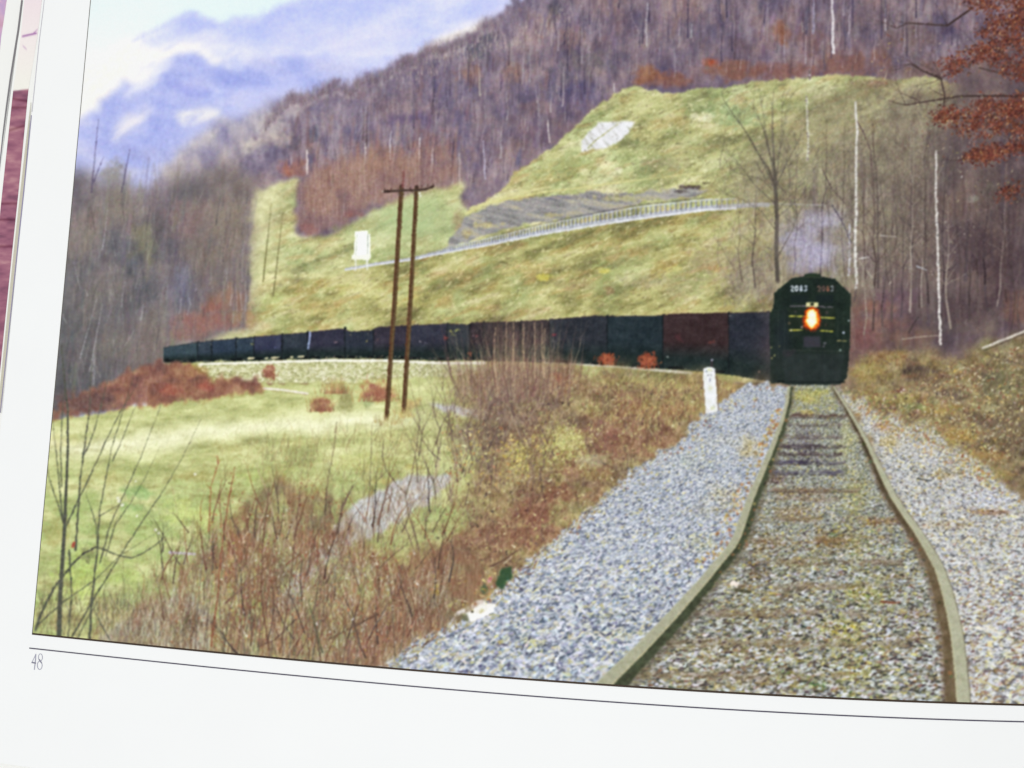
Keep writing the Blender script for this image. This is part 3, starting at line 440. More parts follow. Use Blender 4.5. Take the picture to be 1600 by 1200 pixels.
# --- ballast shoulder and rubble below the far cars ---------------------------------------
T_rub = thing('printed_rubble_bank', 'pale rubble bank below the far end of the coal train in the print')
def rub(X, Y):
    h1, h2, g, oy = cells(X, Y, X / 4.6 + 1.4 * vn(X / 5, Y / 5, 2), Y / 3.2 + 1.4 * vn(X / 5, Y / 5, 4), 1); c = pal(h1, [(168, 168, 124), (192, 192, 146), (208, 208, 166), (224, 222, 194)], 0, 1); return c * (.9 + .12 * st(g, 0, .3))[..., None] + oy[..., None] * -30 - 2
poly([(300, 566), (400, 565), (500, 563), (600, 562), (690, 566), (760, 566), (760, 580), (700, 592), (640, 604), (560, 618), (480, 612), (412, 600), (330, 588)], rub, T_rub, rough=3, rs=10, blur=1.2)
line([(312, 569), (400, 566.5), (500, 563.5), (600, 563.5), (690, 567.5), (757, 567)], 3, 4, (238, 236, 224), .9, T_rub, 6)
line([(850, 567), (900, 569), (960, 573), (1010, 577), (1080, 583)], 2, 5, (196, 194, 180), .75, T_rub, 8)

base = ((GY > 598) & (GX > 230)) | (GY > 655)
img[base] = (pal(fbm(GX, GY, 24, 16, 3, 2), [(120, 104, 86), (146, 128, 100), (160, 146, 112)]) + (fbm(GX, GY, 2.4, 4, 2, 3) - .5)[..., None] * 34)[base]
# --- valley meadow ------------------------------------------------------------------------------
T_mead = thing('printed_meadow', 'sunlit yellow green valley meadow in the lower left of the print')
def mead(X, Y):
    yy = Y + (X - 90) * .09; n = fbm(X, yy, 60, 14, 4, 3); c = pal(n, [(166, 170, 114), (188, 192, 130), (202, 206, 144), (214, 216, 158)], .25, .75)
    g = (st(Y, 705, 790) * st(fbm(X, Y, 40, 22, 3, 5), .35, .65))[..., None] * .7; c = c * (1 - g) + np.array((164, 186, 116), np.float32) * g
    b = np.exp(-((yy - 700 - (fbm(X, Y, 60, 60, 2, 1) - .5) * 26) / 15) ** 2)[..., None] * .9 * st(700 - X, 0, 120)[..., None]; c = c * (1 - b) + np.array((238, 238, 200), np.float32) * b
    d = (st(fbm(X, Y, 22, 8, 3, 0), .58, .74) * st(Y, 670, 740))[..., None] * .4; c = c * (1 - d) + np.array((150, 142, 96), np.float32) * d
    return c + (fbm(X, Y, 2.4, 1.8, 2, 4) - .5)[..., None] * 24 + (fbm(X, Y, 18, 7, 3, 1) - .5)[..., None] * 34
poly([(40, 668), (86, 656), (150, 646), (200, 637), (250, 632), (330, 622), (400, 600), (480, 598), (560, 596), (640, 590), (720, 588), (780, 640), (800, 760), (640, 900), (560, 980), (420, 1125), (40, 1125)], mead, T_mead, rough=3, rs=10, blur=1.3)
for (x, y, rx, ry, c, o) in [(215, 770, 36, 14, (136, 176, 108), .6), (205, 790, 26, 10, (140, 178, 112), .5), (300, 745, 40, 12, (160, 148, 96), .5), (250, 735, 50, 12, (168, 176, 112), .5), (360, 700, 50, 10, (176, 172, 116), .45), (395, 690, 26, 8, (150, 146, 106), .5), (280, 800, 40, 26, (208, 222, 132), .6), (320, 815, 30, 24, (206, 216, 126), .5), (130, 900, 50, 50, (190, 214, 112), .6), (200, 900, 40, 30, (186, 206, 116), .5), (90, 830, 30, 40, (164, 156, 100), .5), (100, 690, 50, 14, (214, 208, 146), .5), (170, 745, 50, 14, (190, 186, 124), .4), (480, 690, 60, 10, (198, 196, 130), .4), (420, 740, 60, 20, (186, 196, 116), .5), (560, 720, 60, 20, (196, 200, 124), .5), (620, 680, 50, 20, (206, 206, 140), .5), (600, 752, 40, 8, (186, 178, 108), .6), (650, 730, 30, 6, (184, 174, 106), .5)]: blob(x, y, rx, ry, c, o, None, s=int(x + y) % 6, rs=9)
n = 2600; x, y = inside([(86, 660), (480, 618), (700, 620), (700, 720), (520, 850), (80, 960)], n); strokes(x, y, rng.normal(.1, .5, n), rng.uniform(2, 8, n), rng.normal(0, .5, n), 1.3, .7, jit([(160, 166, 100), (224, 226, 160), (176, 190, 112), (150, 140, 96)], n, 9), rng.uniform(.12, .38, n))
for (x, y, r) in [(186, 783, 3), (191, 789, 2.6), (184, 778, 2), (243, 828, 2.4), (248, 833, 2), (214, 806, 1.8), (305, 741, 2), (212, 752, 1.6)]: splat([x], [y], [r], [(240, 240, 226)], [.8])
T_path = thing('printed_path', 'thin white path at the back of the meadow in the print'); line([(412, 607), (440, 609), (482, 615)], 3, 2.6, (232, 224, 216), .85, T_path, 6); line([(425, 611), (480, 617)], 1.4, 1.4, (150, 130, 110), .5)
T_pool = thing('printed_puddle', 'small lavender puddle behind the brush in the lower left of the print'); line([(264, 863), (282, 864.5), (306, 866)], 4, 3.6, (206, 202, 226), .8, T_pool, 8)
# --- russet scrub at the back of the meadow --------------------------------------------------------
T_scr = thing('printed_red_scrub', 'russet red scrub along the back of the meadow in the print', None, 'stuff')
def scr(X, Y):
    c = pal(fbm(X, Y, 20, 14, 3, 2), [(122, 86, 80), (142, 94, 82), (154, 106, 86), (168, 126, 102)]); return c + (fbm(X, Y, 2.2, 8, 2, 3) - .5)[..., None] * 30
poly([(82, 640), (150, 606), (210, 578), (250, 568), (300, 570), (318, 584), (330, 596), (350, 592), (400, 594), (412, 600), (410, 612), (370, 618), (300, 626), (240, 634), (180, 640), (130, 646), (84, 654)], scr, T_scr, op=.88, rough=5, rs=8, blur=2.4, spiky=8)
blob(130, 628, 70, 26, (112, 92, 90), .8); blob(265, 612, 30, 16, (178, 88, 72), .5); blob(320, 604, 16, 12, (182, 84, 70), .5); blob(300, 580, 30, 12, (186, 142, 96), .4)
T_sb = thing('printed_red_bush', 'small round red bush on the pale rubble bank in the print'); blob(421, 583, 12, 14, (166, 98, 78), .85, T_sb, hard=.5, rs=5)
T_sb2 = thing('printed_red_bush', 'russet bush left of the utility poles at the back of the meadow'); blob(503, 632, 22, 15, (162, 104, 82), .8, T_sb2, rs=7)
T_sb3 = thing('printed_red_bush', 'russet bush directly behind the feet of the utility poles'); blob(590, 612, 36, 18, (170, 98, 78), .85, T_sb3, rs=8); blob(540, 622, 18, 26, (140, 136, 96), .7); blob(575, 630, 16, 12, (146, 156, 112), .6); blob(640, 630, 22, 14, (184, 150, 110), .6)
for cx, cy, r in [(503, 632, 22), (421, 583, 11), (590, 610, 34), (525, 605, 20)]:
    n = 90; strokes(cx + rng.normal(0, r * .45, n), cy + r * .5, rng.normal(0, .3, n), rng.uniform(r * .5, r * 1.4, n), rng.normal(0, .3, n), 1.4, .6, jit([(146, 88, 70), (178, 120, 92), (120, 84, 72)], n, 10), .4)
# --- gravel lane and creek glimpsed through the brush ----------------------------------------------
T_lane = thing('printed_gravel_lane', 'pale grey gravel lane seen through the brush in the lower middle of the print')
lane = lambda X, Y: pal(fbm(X, Y, 12, 9, 3, 2), [(182, 182, 182), (196, 198, 204), (208, 208, 214), (216, 214, 210)]) + (fbm(X, Y, 2, 1.6, 2, 3) - .5)[..., None] * 34
poly([(420, 960), (470, 890), (520, 826), (548, 794), (590, 766), (640, 745), (672, 738), (704, 742), (700, 764), (660, 790), (610, 826), (550, 850), (500, 890), (450, 960)], lane, T_lane, op=.92, rough=5, rs=12, blur=2.4)
poly([(150, 1000), (200, 960), (260, 930), (300, 926), (330, 960), (320, 1020), (240, 1020)], lane, T_lane, op=.7, rough=8, rs=14, blur=3)
T_cr = thing('printed_creek', 'sliver of pale lavender water behind the vines right of the utility poles'); poly([(668, 628), (700, 632), (740, 638), (790, 646), (832, 654), (830, 664), (790, 662), (740, 652), (690, 642)], (206, 206, 224), T_cr, op=.8, rough=3, rs=7, blur=1.6)
# --- woods on the right, behind the locomotive --------------------------------------------------------
T_rw = thing('printed_woods', 'shadowy purple brown woods on the right behind the locomotive in the print', None, 'stuff')
def rw_col(X, Y):
    n = fbm(X + .2 * Y, Y, 50, 50, 3, 5); c = pal(n, [(88, 77, 84), (102, 89, 94), (116, 101, 103), (132, 116, 111)], .25, .75)
    g = st(fbm(X, Y, 40, 30, 3, 1), .5, .75)[..., None] * .5 * st(1500 - X, 0, 200)[..., None]; c = c * (1 - g) + np.array((158, 150, 132), np.float32) * g
    r = (st(Y, 440, 520) * st(1460 - X, 0, 100))[..., None] * .4; c = c * (1 - r) + np.array((130, 88, 88), np.float32) * r
    return c + (fbm(X, Y, 2.4, 14, 2, 2) - .5)[..., None] * 30 + (fbm(X, Y, 2, 2.4, 2, 4) - .5)[..., None] * 28
poly([(1196, 500), (1200, 420), (1210, 360), (1240, 320), (1290, 300), (1330, 250), (1370, 200), (1420, 150), (1470, 122), (1540, 60), (1600, 40), (1760, 20), (1760, 620), (1196, 620)], rw_col, T_rw, op=.5, rough=14, rs=26, blur=14, s=3)
poly([(1380, 470), (1400, 380), (1440, 300), (1470, 200), (1500, 122), (1560, 60), (1760, 20), (1760, 620), (1330, 620), (1330, 520)], rw_col, T_rw, op=.8, rough=14, rs=26, blur=18, s=3)
poly([(1326, 430), (1380, 400), (1440, 420), (1440, 560), (1326, 590)], rw_col, T_rw, op=.7, rough=10, rs=20, blur=12, s=2)
for (x, y, rx, ry, c, o) in [(1150, 300, 60, 26, (176, 170, 130), .5), (1180, 430, 50, 40, (158, 150, 130), .5), (1260, 370, 60, 40, (170, 166, 184), .7), (1290, 340, 60, 30, (178, 174, 180), .6), (1380, 310, 40, 30, (158, 148, 138), .6), (1420, 250, 50, 40, (134, 126, 104), .6), (1350, 270, 40, 30, (168, 162, 136), .5), (1350, 400, 26, 36, (128, 106, 122), .6), (1400, 440, 50, 40, (112, 94, 104), .5), (1500, 380, 60, 60, (98, 84, 92), .6), (1560, 430, 60, 60, (104, 88, 90), .6), (1420, 180, 60, 26, (134, 128, 104), .5), (1500, 320, 60, 30, (120, 100, 90), .5), (1590, 480, 30, 30, (134, 92, 70), .5), (1370, 480, 50, 14, (150, 106, 84), .5), (1350, 520, 30, 40, (142, 92, 88), .5), (1420, 530, 60, 20, (136, 108, 90), .6), (1390, 505, 60, 14, (140, 104, 92), .5), (1560, 300, 40, 18, (128, 128, 110), .5), (1520, 310, 12, 8, (176, 190, 172), .6)]:
    blob(x, y, rx, ry, c, o, None, s=int(x + 2 * y) % 6, rs=12)
n = 2600; x, y = inside([(1130, 480), (1190, 330), (1300, 250), (1420, 140), (1600, 60), (1700, 60), (1700, 560), (1330, 560), (1200, 470)], n)
strokes(x, y, rng.normal(0, .4, n), rng.uniform(4, 26, n), rng.normal(0, .4, n), 1.4, .6, jit([(80, 70, 78), (150, 138, 132), (180, 170, 160), (128, 96, 88), (92, 80, 96), (70, 60, 68)], n, 10), rng.uniform(.15, .5, n), T_rw)
for k in range(60):
    s = []; x = rng.uniform(1330, 1660); limb(s, x, rng.uniform(300, 545), rng.normal(0, .4), rng.uniform(30, 90), rng.uniform(1, 2.4), 2, .5); draw_limbs(s, [(82, 70, 76), (150, 134, 130), (112, 90, 90), (134, 112, 104)][k % 4], .32, T_rw)
n = 900; x, y = inside([(1150, 400), (1200, 300), (1320, 200), (1480, 150), (1480, 420), (1340, 440), (1200, 430)], n); flecks(x, y, rng.uniform(.6, 1.6, n), jit([(200, 194, 170), (214, 206, 196), (96, 84, 84), (150, 130, 110)], n, 12), .38, None)
k_ = soft((idm == T_rw).astype(np.float32), 3)[..., None] * .8; img[:] = img * (1 - k_) + soft(img, 1.6) * k_
n = 110; x = rng.uniform(1230, 1700, n); strokes(x, rng.uniform(330, 560, n), rng.normal(0, .05, n), rng.uniform(60, 190, n), rng.normal(0, .05, n), rng.uniform(3, 9, n), rng.uniform(2, 5, n), jit([(84, 72, 80), (96, 84, 92), (128, 112, 112), (140, 126, 120), (110, 92, 96)], n, 8), rng.uniform(.03, .1, n), T_rw)
for (x, y, rx, ry, c, o) in [(1540, 400, 80, 80, (80, 66, 74), .7), (1520, 480, 90, 50, (92, 76, 80), .6), (1580, 300, 60, 60, (90, 76, 76), .6), (1400, 470, 50, 40, (116, 92, 104), .5), (1370, 130, 60, 14, (134, 106, 96), .7), (1440, 150, 50, 16, (122, 108, 96), .6), (1400, 210, 60, 26, (136, 130, 104), .5)]: blob(x, y, rx, ry, c, o, None, s=int(x) % 6, rs=20, hard=0)
for k in range(70):
    s = []; x = rng.uniform(1210, 1480); limb(s, x, rng.uniform(230, 460), rng.normal(0, .3), rng.uniform(26, 60), rng.uniform(1.4, 3), 2, .55); draw_limbs(s, [(88, 78, 78), (192, 186, 172), (112, 104, 92), (100, 88, 92)][k % 4], rng.uniform(.2, .42), T_rw if k % 2 else None)
n = 500; x, y = inside([(1190, 400), (1220, 260), (1340, 180), (1480, 160), (1560, 300), (1480, 430), (1340, 430)], n); flecks(x, y, rng.uniform(.7, 1.8, n), jit([(206, 200, 182), (196, 192, 160), (88, 78, 78), (220, 216, 206)], n, 10), .6)
T_smk = thing('printed_smoke', 'faint lavender exhaust haze above the locomotive in the print', None, 'stuff')
poly([(1130, 470), (1150, 380), (1150, 300), (1180, 220), (1260, 160), (1340, 130), (1460, 130), (1470, 420), (1330, 450), (1210, 470)], lambda X, Y: pal(fbm(X, Y, 16, 22, 3, 1), [(116, 106, 100), (136, 126, 114), (154, 146, 130), (164, 158, 138)]) + (fbm(X, Y, 3, 6, 2, 2) - .5)[..., None] * 40, None, op=.46, rough=16, rs=24, blur=16, s=4)
blob(1430, 330, 70, 130, (112, 98, 92), .5, None, s=3, rs=30, hard=0); blob(1560, 380, 120, 130, (92, 76, 76), .4, None, s=2, rs=30, hard=0)
for k, (x, y, hgt, w_) in enumerate([(1180, 450, 200, 2.6), (1240, 430, 210, 3), (1282, 430, 240, 2.6), (1304, 425, 190, 2.4), (1352, 440, 230, 3), (1372, 450, 250, 3.4), (1400, 460, 210, 2.6), (1425, 470, 260, 3), (1440, 480, 200, 2.4), (1160, 440, 150, 2), (1320, 430, 260, 2.2), (1388, 440, 180, 2)] + [(1335 + 13.5 * q + (q * 37) % 9, 470 + (q * 53) % 60, 170 + (q * 71) % 150, 2 + (q * 29) % 20 / 10) for q in range(23)]):
    s = []; xx = x; yy = y; n_ = 9
    for q in range(n_):
        x2 = xx + rng.normal(0, 2.2); y2 = yy - hgt / n_; wq = w_ * (1 - .75 * q / n_); s.append((xx, yy, x2, y2, wq, wq * .9)); xx, yy = x2, y2
        if q > 1:
            for r_ in range(3): limb(s, xx, yy, rng.choice([-1, 1]) * rng.uniform(.3, 1.0), rng.uniform(16, 46) * (1.1 - .5 * q / n_), wq * .6, 2, .5)
    draw_limbs(s, [(80, 70, 70), (102, 90, 88), (72, 62, 68), (164, 154, 144), (90, 76, 74)][k % 5], .42, T_rw)
for (x, y, rx, ry, o) in [(1270, 400, 70, 60, .45), (1262, 385, 56, 46, .5), (1275, 345, 66, 34, .45), (1245, 415, 50, 26, .45), (1300, 395, 40, 44, .4)]: blob(x, y, rx, ry, (172, 168, 190), o * 1.2, T_smk if o > .45 else None, s=2, hard=0, rs=30)
line([(1130, 322), (1180, 319), (1240, 319), (1290, 321)], 4, 3, (180, 178, 178), .2, None, 14)
# bare trees and white trunks on the right
T_bt = thing('printed_bare_tree', 'dark bare tree with spreading limbs behind and left of the locomotive')
s = []
for pts, w0, w1 in [([(1215, 440), (1213, 400), (1214, 340), (1212, 300), (1211, 275)], 7, 6.4), ([(1211, 280), (1209, 245), (1207, 205), (1207, 165), (1209, 140)], 5, 1.6), ([(1211, 290), (1200, 262), (1182, 236), (1165, 205), (1148, 182), (1130, 155), (1128, 143)], 4.2, 1.2), ([(1208, 292), (1196, 280), (1180, 250)], 2.6, 1.4), ([(1210, 262), (1200, 230), (1192, 198), (1178, 172), (1170, 165)], 3.4, 1), ([(1213, 250), (1222, 225), (1224, 200), (1232, 170), (1238, 145)], 2.8, .9), ([(1212, 272), (1222, 266), (1238, 256)], 2.8, 1.2), ([(1206, 296), (1190, 280), (1150, 270), (1132, 258)], 2.4, .9), ([(1214, 330), (1240, 300), (1262, 280)], 2.2, .8), ([(1212, 360), (1190, 330), (1160, 312), (1120, 300)], 2, .8), ([(1216, 400), (1238, 360), (1246, 330)], 2.4, 1), ([(1212, 300), (1196, 262), (1176, 222), (1158, 196), (1140, 178)], 3, 1), ([(1211, 285), (1202, 240), (1196, 200), (1190, 160), (1186, 140)], 3, 1), ([(1212, 285), (1218, 240), (1222, 190), (1222, 150)], 2.8, 1), ([(1213, 290), (1232, 250), (1250, 215), (1262, 190)], 2.6, .9), ([(1213, 320), (1180, 290), (1150, 250), (1126, 230)], 2.6, .9), ([(1214, 340), (1250, 310), (1282, 270)], 2.2, .8)]:
    for k in range(len(pts) - 1):
        t0, t1 = k / (len(pts) - 1), (k + 1) / (len(pts) - 1); s.append((*pts[k], *pts[k + 1], w0 + (w1 - w0) * t0, w0 + (w1 - w0) * t1))
    for k in range(11):
        t = rng.uniform(.3, 1) * (len(pts) - 1); q = min(int(t), len(pts) - 2); f = t - q; limb(s, pts[q][0] + (pts[q + 1][0] - pts[q][0]) * f, pts[q][1] + (pts[q + 1][1] - pts[q][1]) * f, rng.normal(0, .7), rng.uniform(14, 40), 1.5, 2, .5)
draw_limbs(s, (94, 88, 82), .32, T_bt, 10)
for (pts, w, c, a, lab) in [([(1463, 236), (1462, 300), (1465, 380), (1467, 450), (1470, 538)], 3.9, (216, 212, 208), .95, 'tall white birch trunk at the edge of the woods right of the locomotive'), ([(1337, 160), (1339, 200), (1338, 260), (1338, 330), (1336, 380), (1338, 450)], 4.4, (214, 212, 206), .85, 'white trunk rising directly behind the right side of the locomotive'), ([(1260, 150), (1261, 180), (1263, 225), (1262, 250)], 3.8, (198, 198, 180), .8, 'pale trunk on the knob right of the dark bare tree'), ([(1265, 108), (1265, 124)], 3.4, (190, 186, 190), .7, 'stub of pale trunk at the top rim of the knob'), ([(1327, 350), (1327, 420), (1326, 430)], 3.4, (206, 208, 220), .7, 'short bluish white trunk just left of the one behind the locomotive')]:
    i = thing('printed_trunk', lab)
    for q in range(len(pts) - 1): line(pts[q:q + 2], w * (.75 + .25 * q / len(pts)), w * (.75 + .25 * (q + 1) / len(pts)), c, a * rng.uniform(.75, 1), i, 16)
    p = np.array(pts); m_ = 26; t = rng.uniform(p[0, 1], p[-1, 1], m_); splat(np.interp(t, p[:, 1], p[:, 0]) + rng.normal(0, w * .3, m_), t, rng.uniform(.6, 1.6, m_), jit((124, 112, 112), m_, 12), .7)
for k in range(120):
    s = []; x = rng.uniform(1120, 1470); limb(s, x, rng.uniform(250, 480), rng.normal(0, .3), rng.uniform(30, 80), rng.uniform(1, 2.2), 2, .5); draw_limbs(s, [(96, 88, 84), (116, 108, 98), (184, 176, 162), (140, 126, 116)][k % 4], .26, None)
for pts, c in [([(1300, 320), (1318, 350), (1330, 380)], (96, 90, 100)), ([(1285, 265), (1300, 295), (1322, 320)], (104, 92, 88)), ([(1340, 190), (1350, 210), (1360, 235), (1364, 290)], (100, 84, 84)), ([(1420, 520), (1428, 505), (1436, 495)], (70, 60, 60)), ([(1410, 530), (1440, 526), (1468, 524)], (170, 160, 150)), ([(1342, 404), (1358, 402)], (206, 204, 200)), ([(1432, 416), (1448, 422)], (186, 190, 200)), ([(1375, 368), (1400, 370)], (170, 166, 160))]: line(pts, 2.4, 1.6, c, .7, None, 10)
# the oak with russet leaves
T_oak = thing('printed_oak_branch', 'rust red oak leaves hanging into the upper right corner of the print')
oak = [([(1510, 0), (1560, -20), (1740, -60), (1740, 60), (1600, 22), (1560, 30), (1520, 26)], 900), ([(1476, 110), (1490, 80), (1515, 56), (1550, 30), (1620, 12), (1740, 10), (1740, 130), (1640, 128), (1590, 120), (1560, 108), (1520, 96), (1492, 112)], 2200), ([(1530, 120), (1590, 100), (1740, 110), (1740, 150), (1600, 138), (1560, 128)], 500), ([(1454, 184), (1475, 168), (1500, 162), (1560, 160), (1600, 152), (1740, 150), (1740, 240), (1620, 236), (1570, 222), (1520, 206), (1480, 196)], 2400), ([(1492, 248), (1530, 238), (1570, 228), (1600, 232), (1560, 244), (1520, 252)], 420), ([(1560, 300), (1590, 296), (1620, 300), (1600, 312)], 40)]
s = []
for pts in [[(1760, 40), (1600, 60), (1540, 82), (1500, 108), (1470, 122)], [(1760, 170), (1600, 176), (1520, 184), (1462, 186)], [(1470, 122), (1476, 150), (1474, 168)], [(1600, 150), (1500, 150), (1440, 160), (1415, 164)], [(1760, 120), (1580, 118), (1530, 106)], [(1760, 230), (1600, 232), (1500, 250)], [(1520, 12), (1480, 40), (1420, 36), (1400, 44)], [(1472, 124), (1440, 110), (1424, 100)]]:
    for k in range(len(pts) - 1): s.append((*pts[k], *pts[k + 1], 3.2 - k * .5, 2.8 - k * .5))
    for k in range(5): q = rng.integers(0, len(pts)); limb(s, *pts[q], rng.uniform(-2, -.4), rng.uniform(20, 50), 1.4, 1, .6)
draw_limbs(s, (78, 64, 62), .7, T_oak)
for k, (p, n) in enumerate(oak):
    nc = max(3, n // 19); cx_, cy_ = inside(p, nc); cs = rng.uniform(4, 11, nc)
    for c_ in range(nc):
        q = int(10 + cs[c_] * 3.4); x = cx_[c_] + rng.normal(0, cs[c_], q); y = cy_[c_] + rng.normal(0, cs[c_] * .62, q) - (x - cx_[c_]) * .25
        strokes(x, y, rng.uniform(-3, 3, q), rng.uniform(1.5, 5.5, q), rng.normal(0, .8, q), rng.uniform(1.4, 3.2, q), 1, jit([(128, 68, 52), (144, 78, 56), (112, 62, 52), (94, 56, 52), (152, 88, 64), (86, 58, 58)], q, 12), rng.uniform(.4, .85, q), T_oak)
    m_ = n // 20; x, y = inside(p, m_); flecks(x, y, rng.uniform(.8, 1.8, m_), jit([(216, 182, 118), (222, 204, 164), (198, 150, 104)], m_, 12), .9, T_oak)
n = 130; x, y = inside([(1330, 60), (1480, 30), (1600, 120), (1600, 330), (1450, 260)], n); flecks(x, y, rng.uniform(.7, 1.8, n), jit([(206, 190, 150), (190, 170, 110), (150, 90, 66)], n, 14), .6)

# --- right bank ---------------------------------------------------------------------------------------------
T_bank = thing('printed_bank', 'weedy brown bank rising right of the track in the print')
def bank(X, Y):
    n = fbm(X, Y, 40, 24, 4, 2); c = pal(n, [(98, 86, 80), (116, 102, 88), (134, 120, 94), (150, 136, 102), (150, 144, 108)], .25, .75)
    r = st(fbm(X, Y, 16, 10, 3, 4), .55, .75)[..., None] * .35; c = c * (1 - r) + np.array((150, 104, 84), np.float32) * r
    g = (st(X, 1490, 1590) * st(760 - Y, 0, 60))[..., None] * .55; c = c * (1 - g) + (np.array((126, 116, 96), np.float32) + (fbm(X, Y, 20, 14, 3, 3) - .5)[..., None] * 50) * g
    return c + (fbm(X, Y, 2.4, 4, 2, 5) - .5)[..., None] * 36 + (fbm(X, Y, 11, 8, 3, 1) - .5)[..., None] * 56
poly([(1326, 604), (1332, 566), (1360, 552), (1400, 548), (1450, 546), (1500, 556), (1540, 540), (1600, 516), (1760, 470), (1760, 800), (1600, 772), (1560, 742), (1530, 716), (1490, 690), (1440, 660), (1400, 650), (1350, 640), (1310, 616)], bank, T_bank, rough=10, rs=14, blur=6, s=1, spiky=8)
for (x, y, rx, ry, c, o) in [(1360, 580, 40, 24, (164, 146, 94), .6), (1390, 560, 40, 16, (152, 124, 86), .5), (1400, 625, 50, 16, (166, 158, 100), .6), (1430, 636, 26, 8, (130, 150, 98), .6), (1480, 640, 40, 14, (170, 146, 88), .6), (1500, 680, 40, 16, (172, 142, 84), .6), (1540, 710, 40, 12, (170, 138, 88), .6), (1450, 600, 50, 20, (124, 104, 92), .6), (1490, 615, 30, 12, (104, 92, 90), .6), (1560, 600, 50, 40, (118, 118, 92), .6), (1580, 660, 40, 40, (122, 110, 92), .6), (1560, 740, 40, 14, (160, 146, 96), .6), (1520, 580, 30, 20, (132, 112, 88), .5), (1410, 612, 12, 8, (110, 74, 70), .7), (1532, 737, 10, 5, (206, 204, 92), .9)]: blob(x, y, rx, ry, c, o, None, s=int(x + y) % 6, rs=8)
n = 1500; x, y = inside([(1330, 600), (1340, 560), (1500, 560), (1620, 530), (1620, 770), (1540, 720), (1440, 656), (1340, 630)], n)
strokes(x, y, rng.normal(.1, .45, n), rng.uniform(3, 13, n), rng.normal(0, .6, n), 1.3, .6, jit([(186, 166, 106), (120, 100, 80), (160, 128, 88), (150, 150, 96), (96, 80, 74)], n, 10), rng.uniform(.15, .45, n), T_bank)
for k in range(90):
    s = []; x, y = inside([(1340, 600), (1350, 560), (1500, 560), (1620, 530), (1620, 760), (1540, 715), (1440, 650)], 1); limb(s, x[0], y[0] + 6, rng.normal(0, .6), rng.uniform(10, 30), rng.uniform(1, 2), 2, .6); draw_limbs(s, [(84, 72, 66), (190, 172, 120), (112, 92, 78), (146, 128, 96), (96, 84, 82)][k % 5], .42, T_bank)
n = 900; x, y = inside([(1350, 640), (1420, 610), (1490, 570), (1600, 540), (1600, 720), (1560, 730), (1440, 660)], n); flecks(x, y, rng.uniform(.8, 2.2, n), jit([(204, 184, 136), (156, 112, 88), (86, 74, 68), (200, 194, 156), (124, 118, 88), (214, 208, 184)], n, 12), .7, T_bank)
n = 420; x, y = inside([(1350, 620), (1420, 600), (1490, 570), (1600, 540), (1600, 640), (1560, 720), (1440, 660)], n); flecks(x, y, rng.uniform(.8, 2.4, n), jit([(214, 204, 150), (206, 180, 116), (200, 194, 176), (150, 96, 72)], n, 12), .65, T_bank)
T_log = thing('printed_log', 'pale fallen log lying up the bank at the right edge of the print'); line([(1535, 544), (1560, 534), (1585, 524), (1620, 510), (1700, 482)], 3.2, 5, (200, 194, 184), .9, T_log, 12); line([(1538, 548), (1590, 526), (1640, 506)], 1.6, 1.6, (84, 74, 66), .5)
s = [];  [limb(s, x, y, a, 40, 1.6, 1, .5) for x, y, a in [(1600, 570, -1.4), (1580, 690, -1.1), (1600, 740, -1.5), (1560, 560, -1.2), (1525, 650, -1.3)]]; draw_limbs(s, (104, 92, 84), .45, None)

# --- locomotive -----------------------------------------------------------------------------------------------
T_loco = thing('printed_locomotive', 'black diesel locomotive facing front with its headlight lit, in the printed picture')
def loco_col(X, Y):
    c = np.array((40, 52, 46), np.float32) + (fbm(X, Y, 16, 14, 3, 3) - .5)[..., None] * np.array((18, 22, 16), np.float32) + (fbm(X, Y, 1.6, 1.6, 1, 2) - .5)[..., None] * 14
    b = np.exp(-(((X - 1222) / 14) ** 2 + ((Y - 530) / 40) ** 2))[..., None] * .5; c = c * (1 - b) + np.array((46, 52, 66), np.float32) * b
    l = st(Y, 535, 560)[..., None] * .6; return c * (1 - l) + (np.array((50, 58, 56), np.float32) + (fbm(X, Y, 12, 9, 2, 1) - .5)[..., None] * 18) * l
body = [(1204, 600), (1203, 540), (1202, 491), (1207, 483), (1209.5, 472), (1210, 457.5), (1238, 434.5), (1256, 432), (1258, 428.5), (1268, 427), (1281, 428), (1283, 432), (1304, 436), (1329, 459), (1329.5, 470), (1328, 500), (1328, 530), (1326, 565), (1323, 590), (1314, 600), (1296, 604), (1284, 607), (1270, 602), (1240, 603), (1218, 598)]
poly(body, loco_col, T_loco, rough=.3, rs=5, blur=.6)
for q in (1216, 1226, 1309, 1318): line([(q, 486), (q, 520), (q - .6, 560)], 1.2, 1.2, (84, 92, 84), .32)
line([(1222, 547), (1320, 549)], 1.6, 1.6, (80, 84, 80), .35); line([(1216, 596), (1320, 597)], 3, 3, (22, 28, 28), .6)
T_win = thing('windshield', None, T_loco); T_nose = thing('nose', None, T_loco); T_pil = thing('pilot', None, T_loco); T_rail_l = thing('handrail', None, T_loco); T_roof = thing('roof_hatch', None, T_loco)
poly([(1258, 433), (1259, 428.5), (1268, 427.5), (1281, 428.5), (1282, 433)], (52, 66, 50), T_roof, op=.9, blur=.7); line([(1258, 433.5), (1284, 434)], 1.4, 1.4, (96, 98, 80), .45)
for a, b in [((1236, 461), (1262, 474)), ((1275, 461), (1302, 474))]: poly([(a[0], a[1]), (b[0], a[1]), (b[0], b[1]), (a[0], b[1])], (34, 44, 46), T_win, op=.8, blur=.9)
poly([(1232, 481), (1304, 482), (1304, 520), (1232, 519)], lambda X, Y: np.array((44, 54, 44), np.float32) + (fbm(X, Y, 6, 6, 2, 1) - .5)[..., None] * 22, T_nose, op=.85, blur=.9)
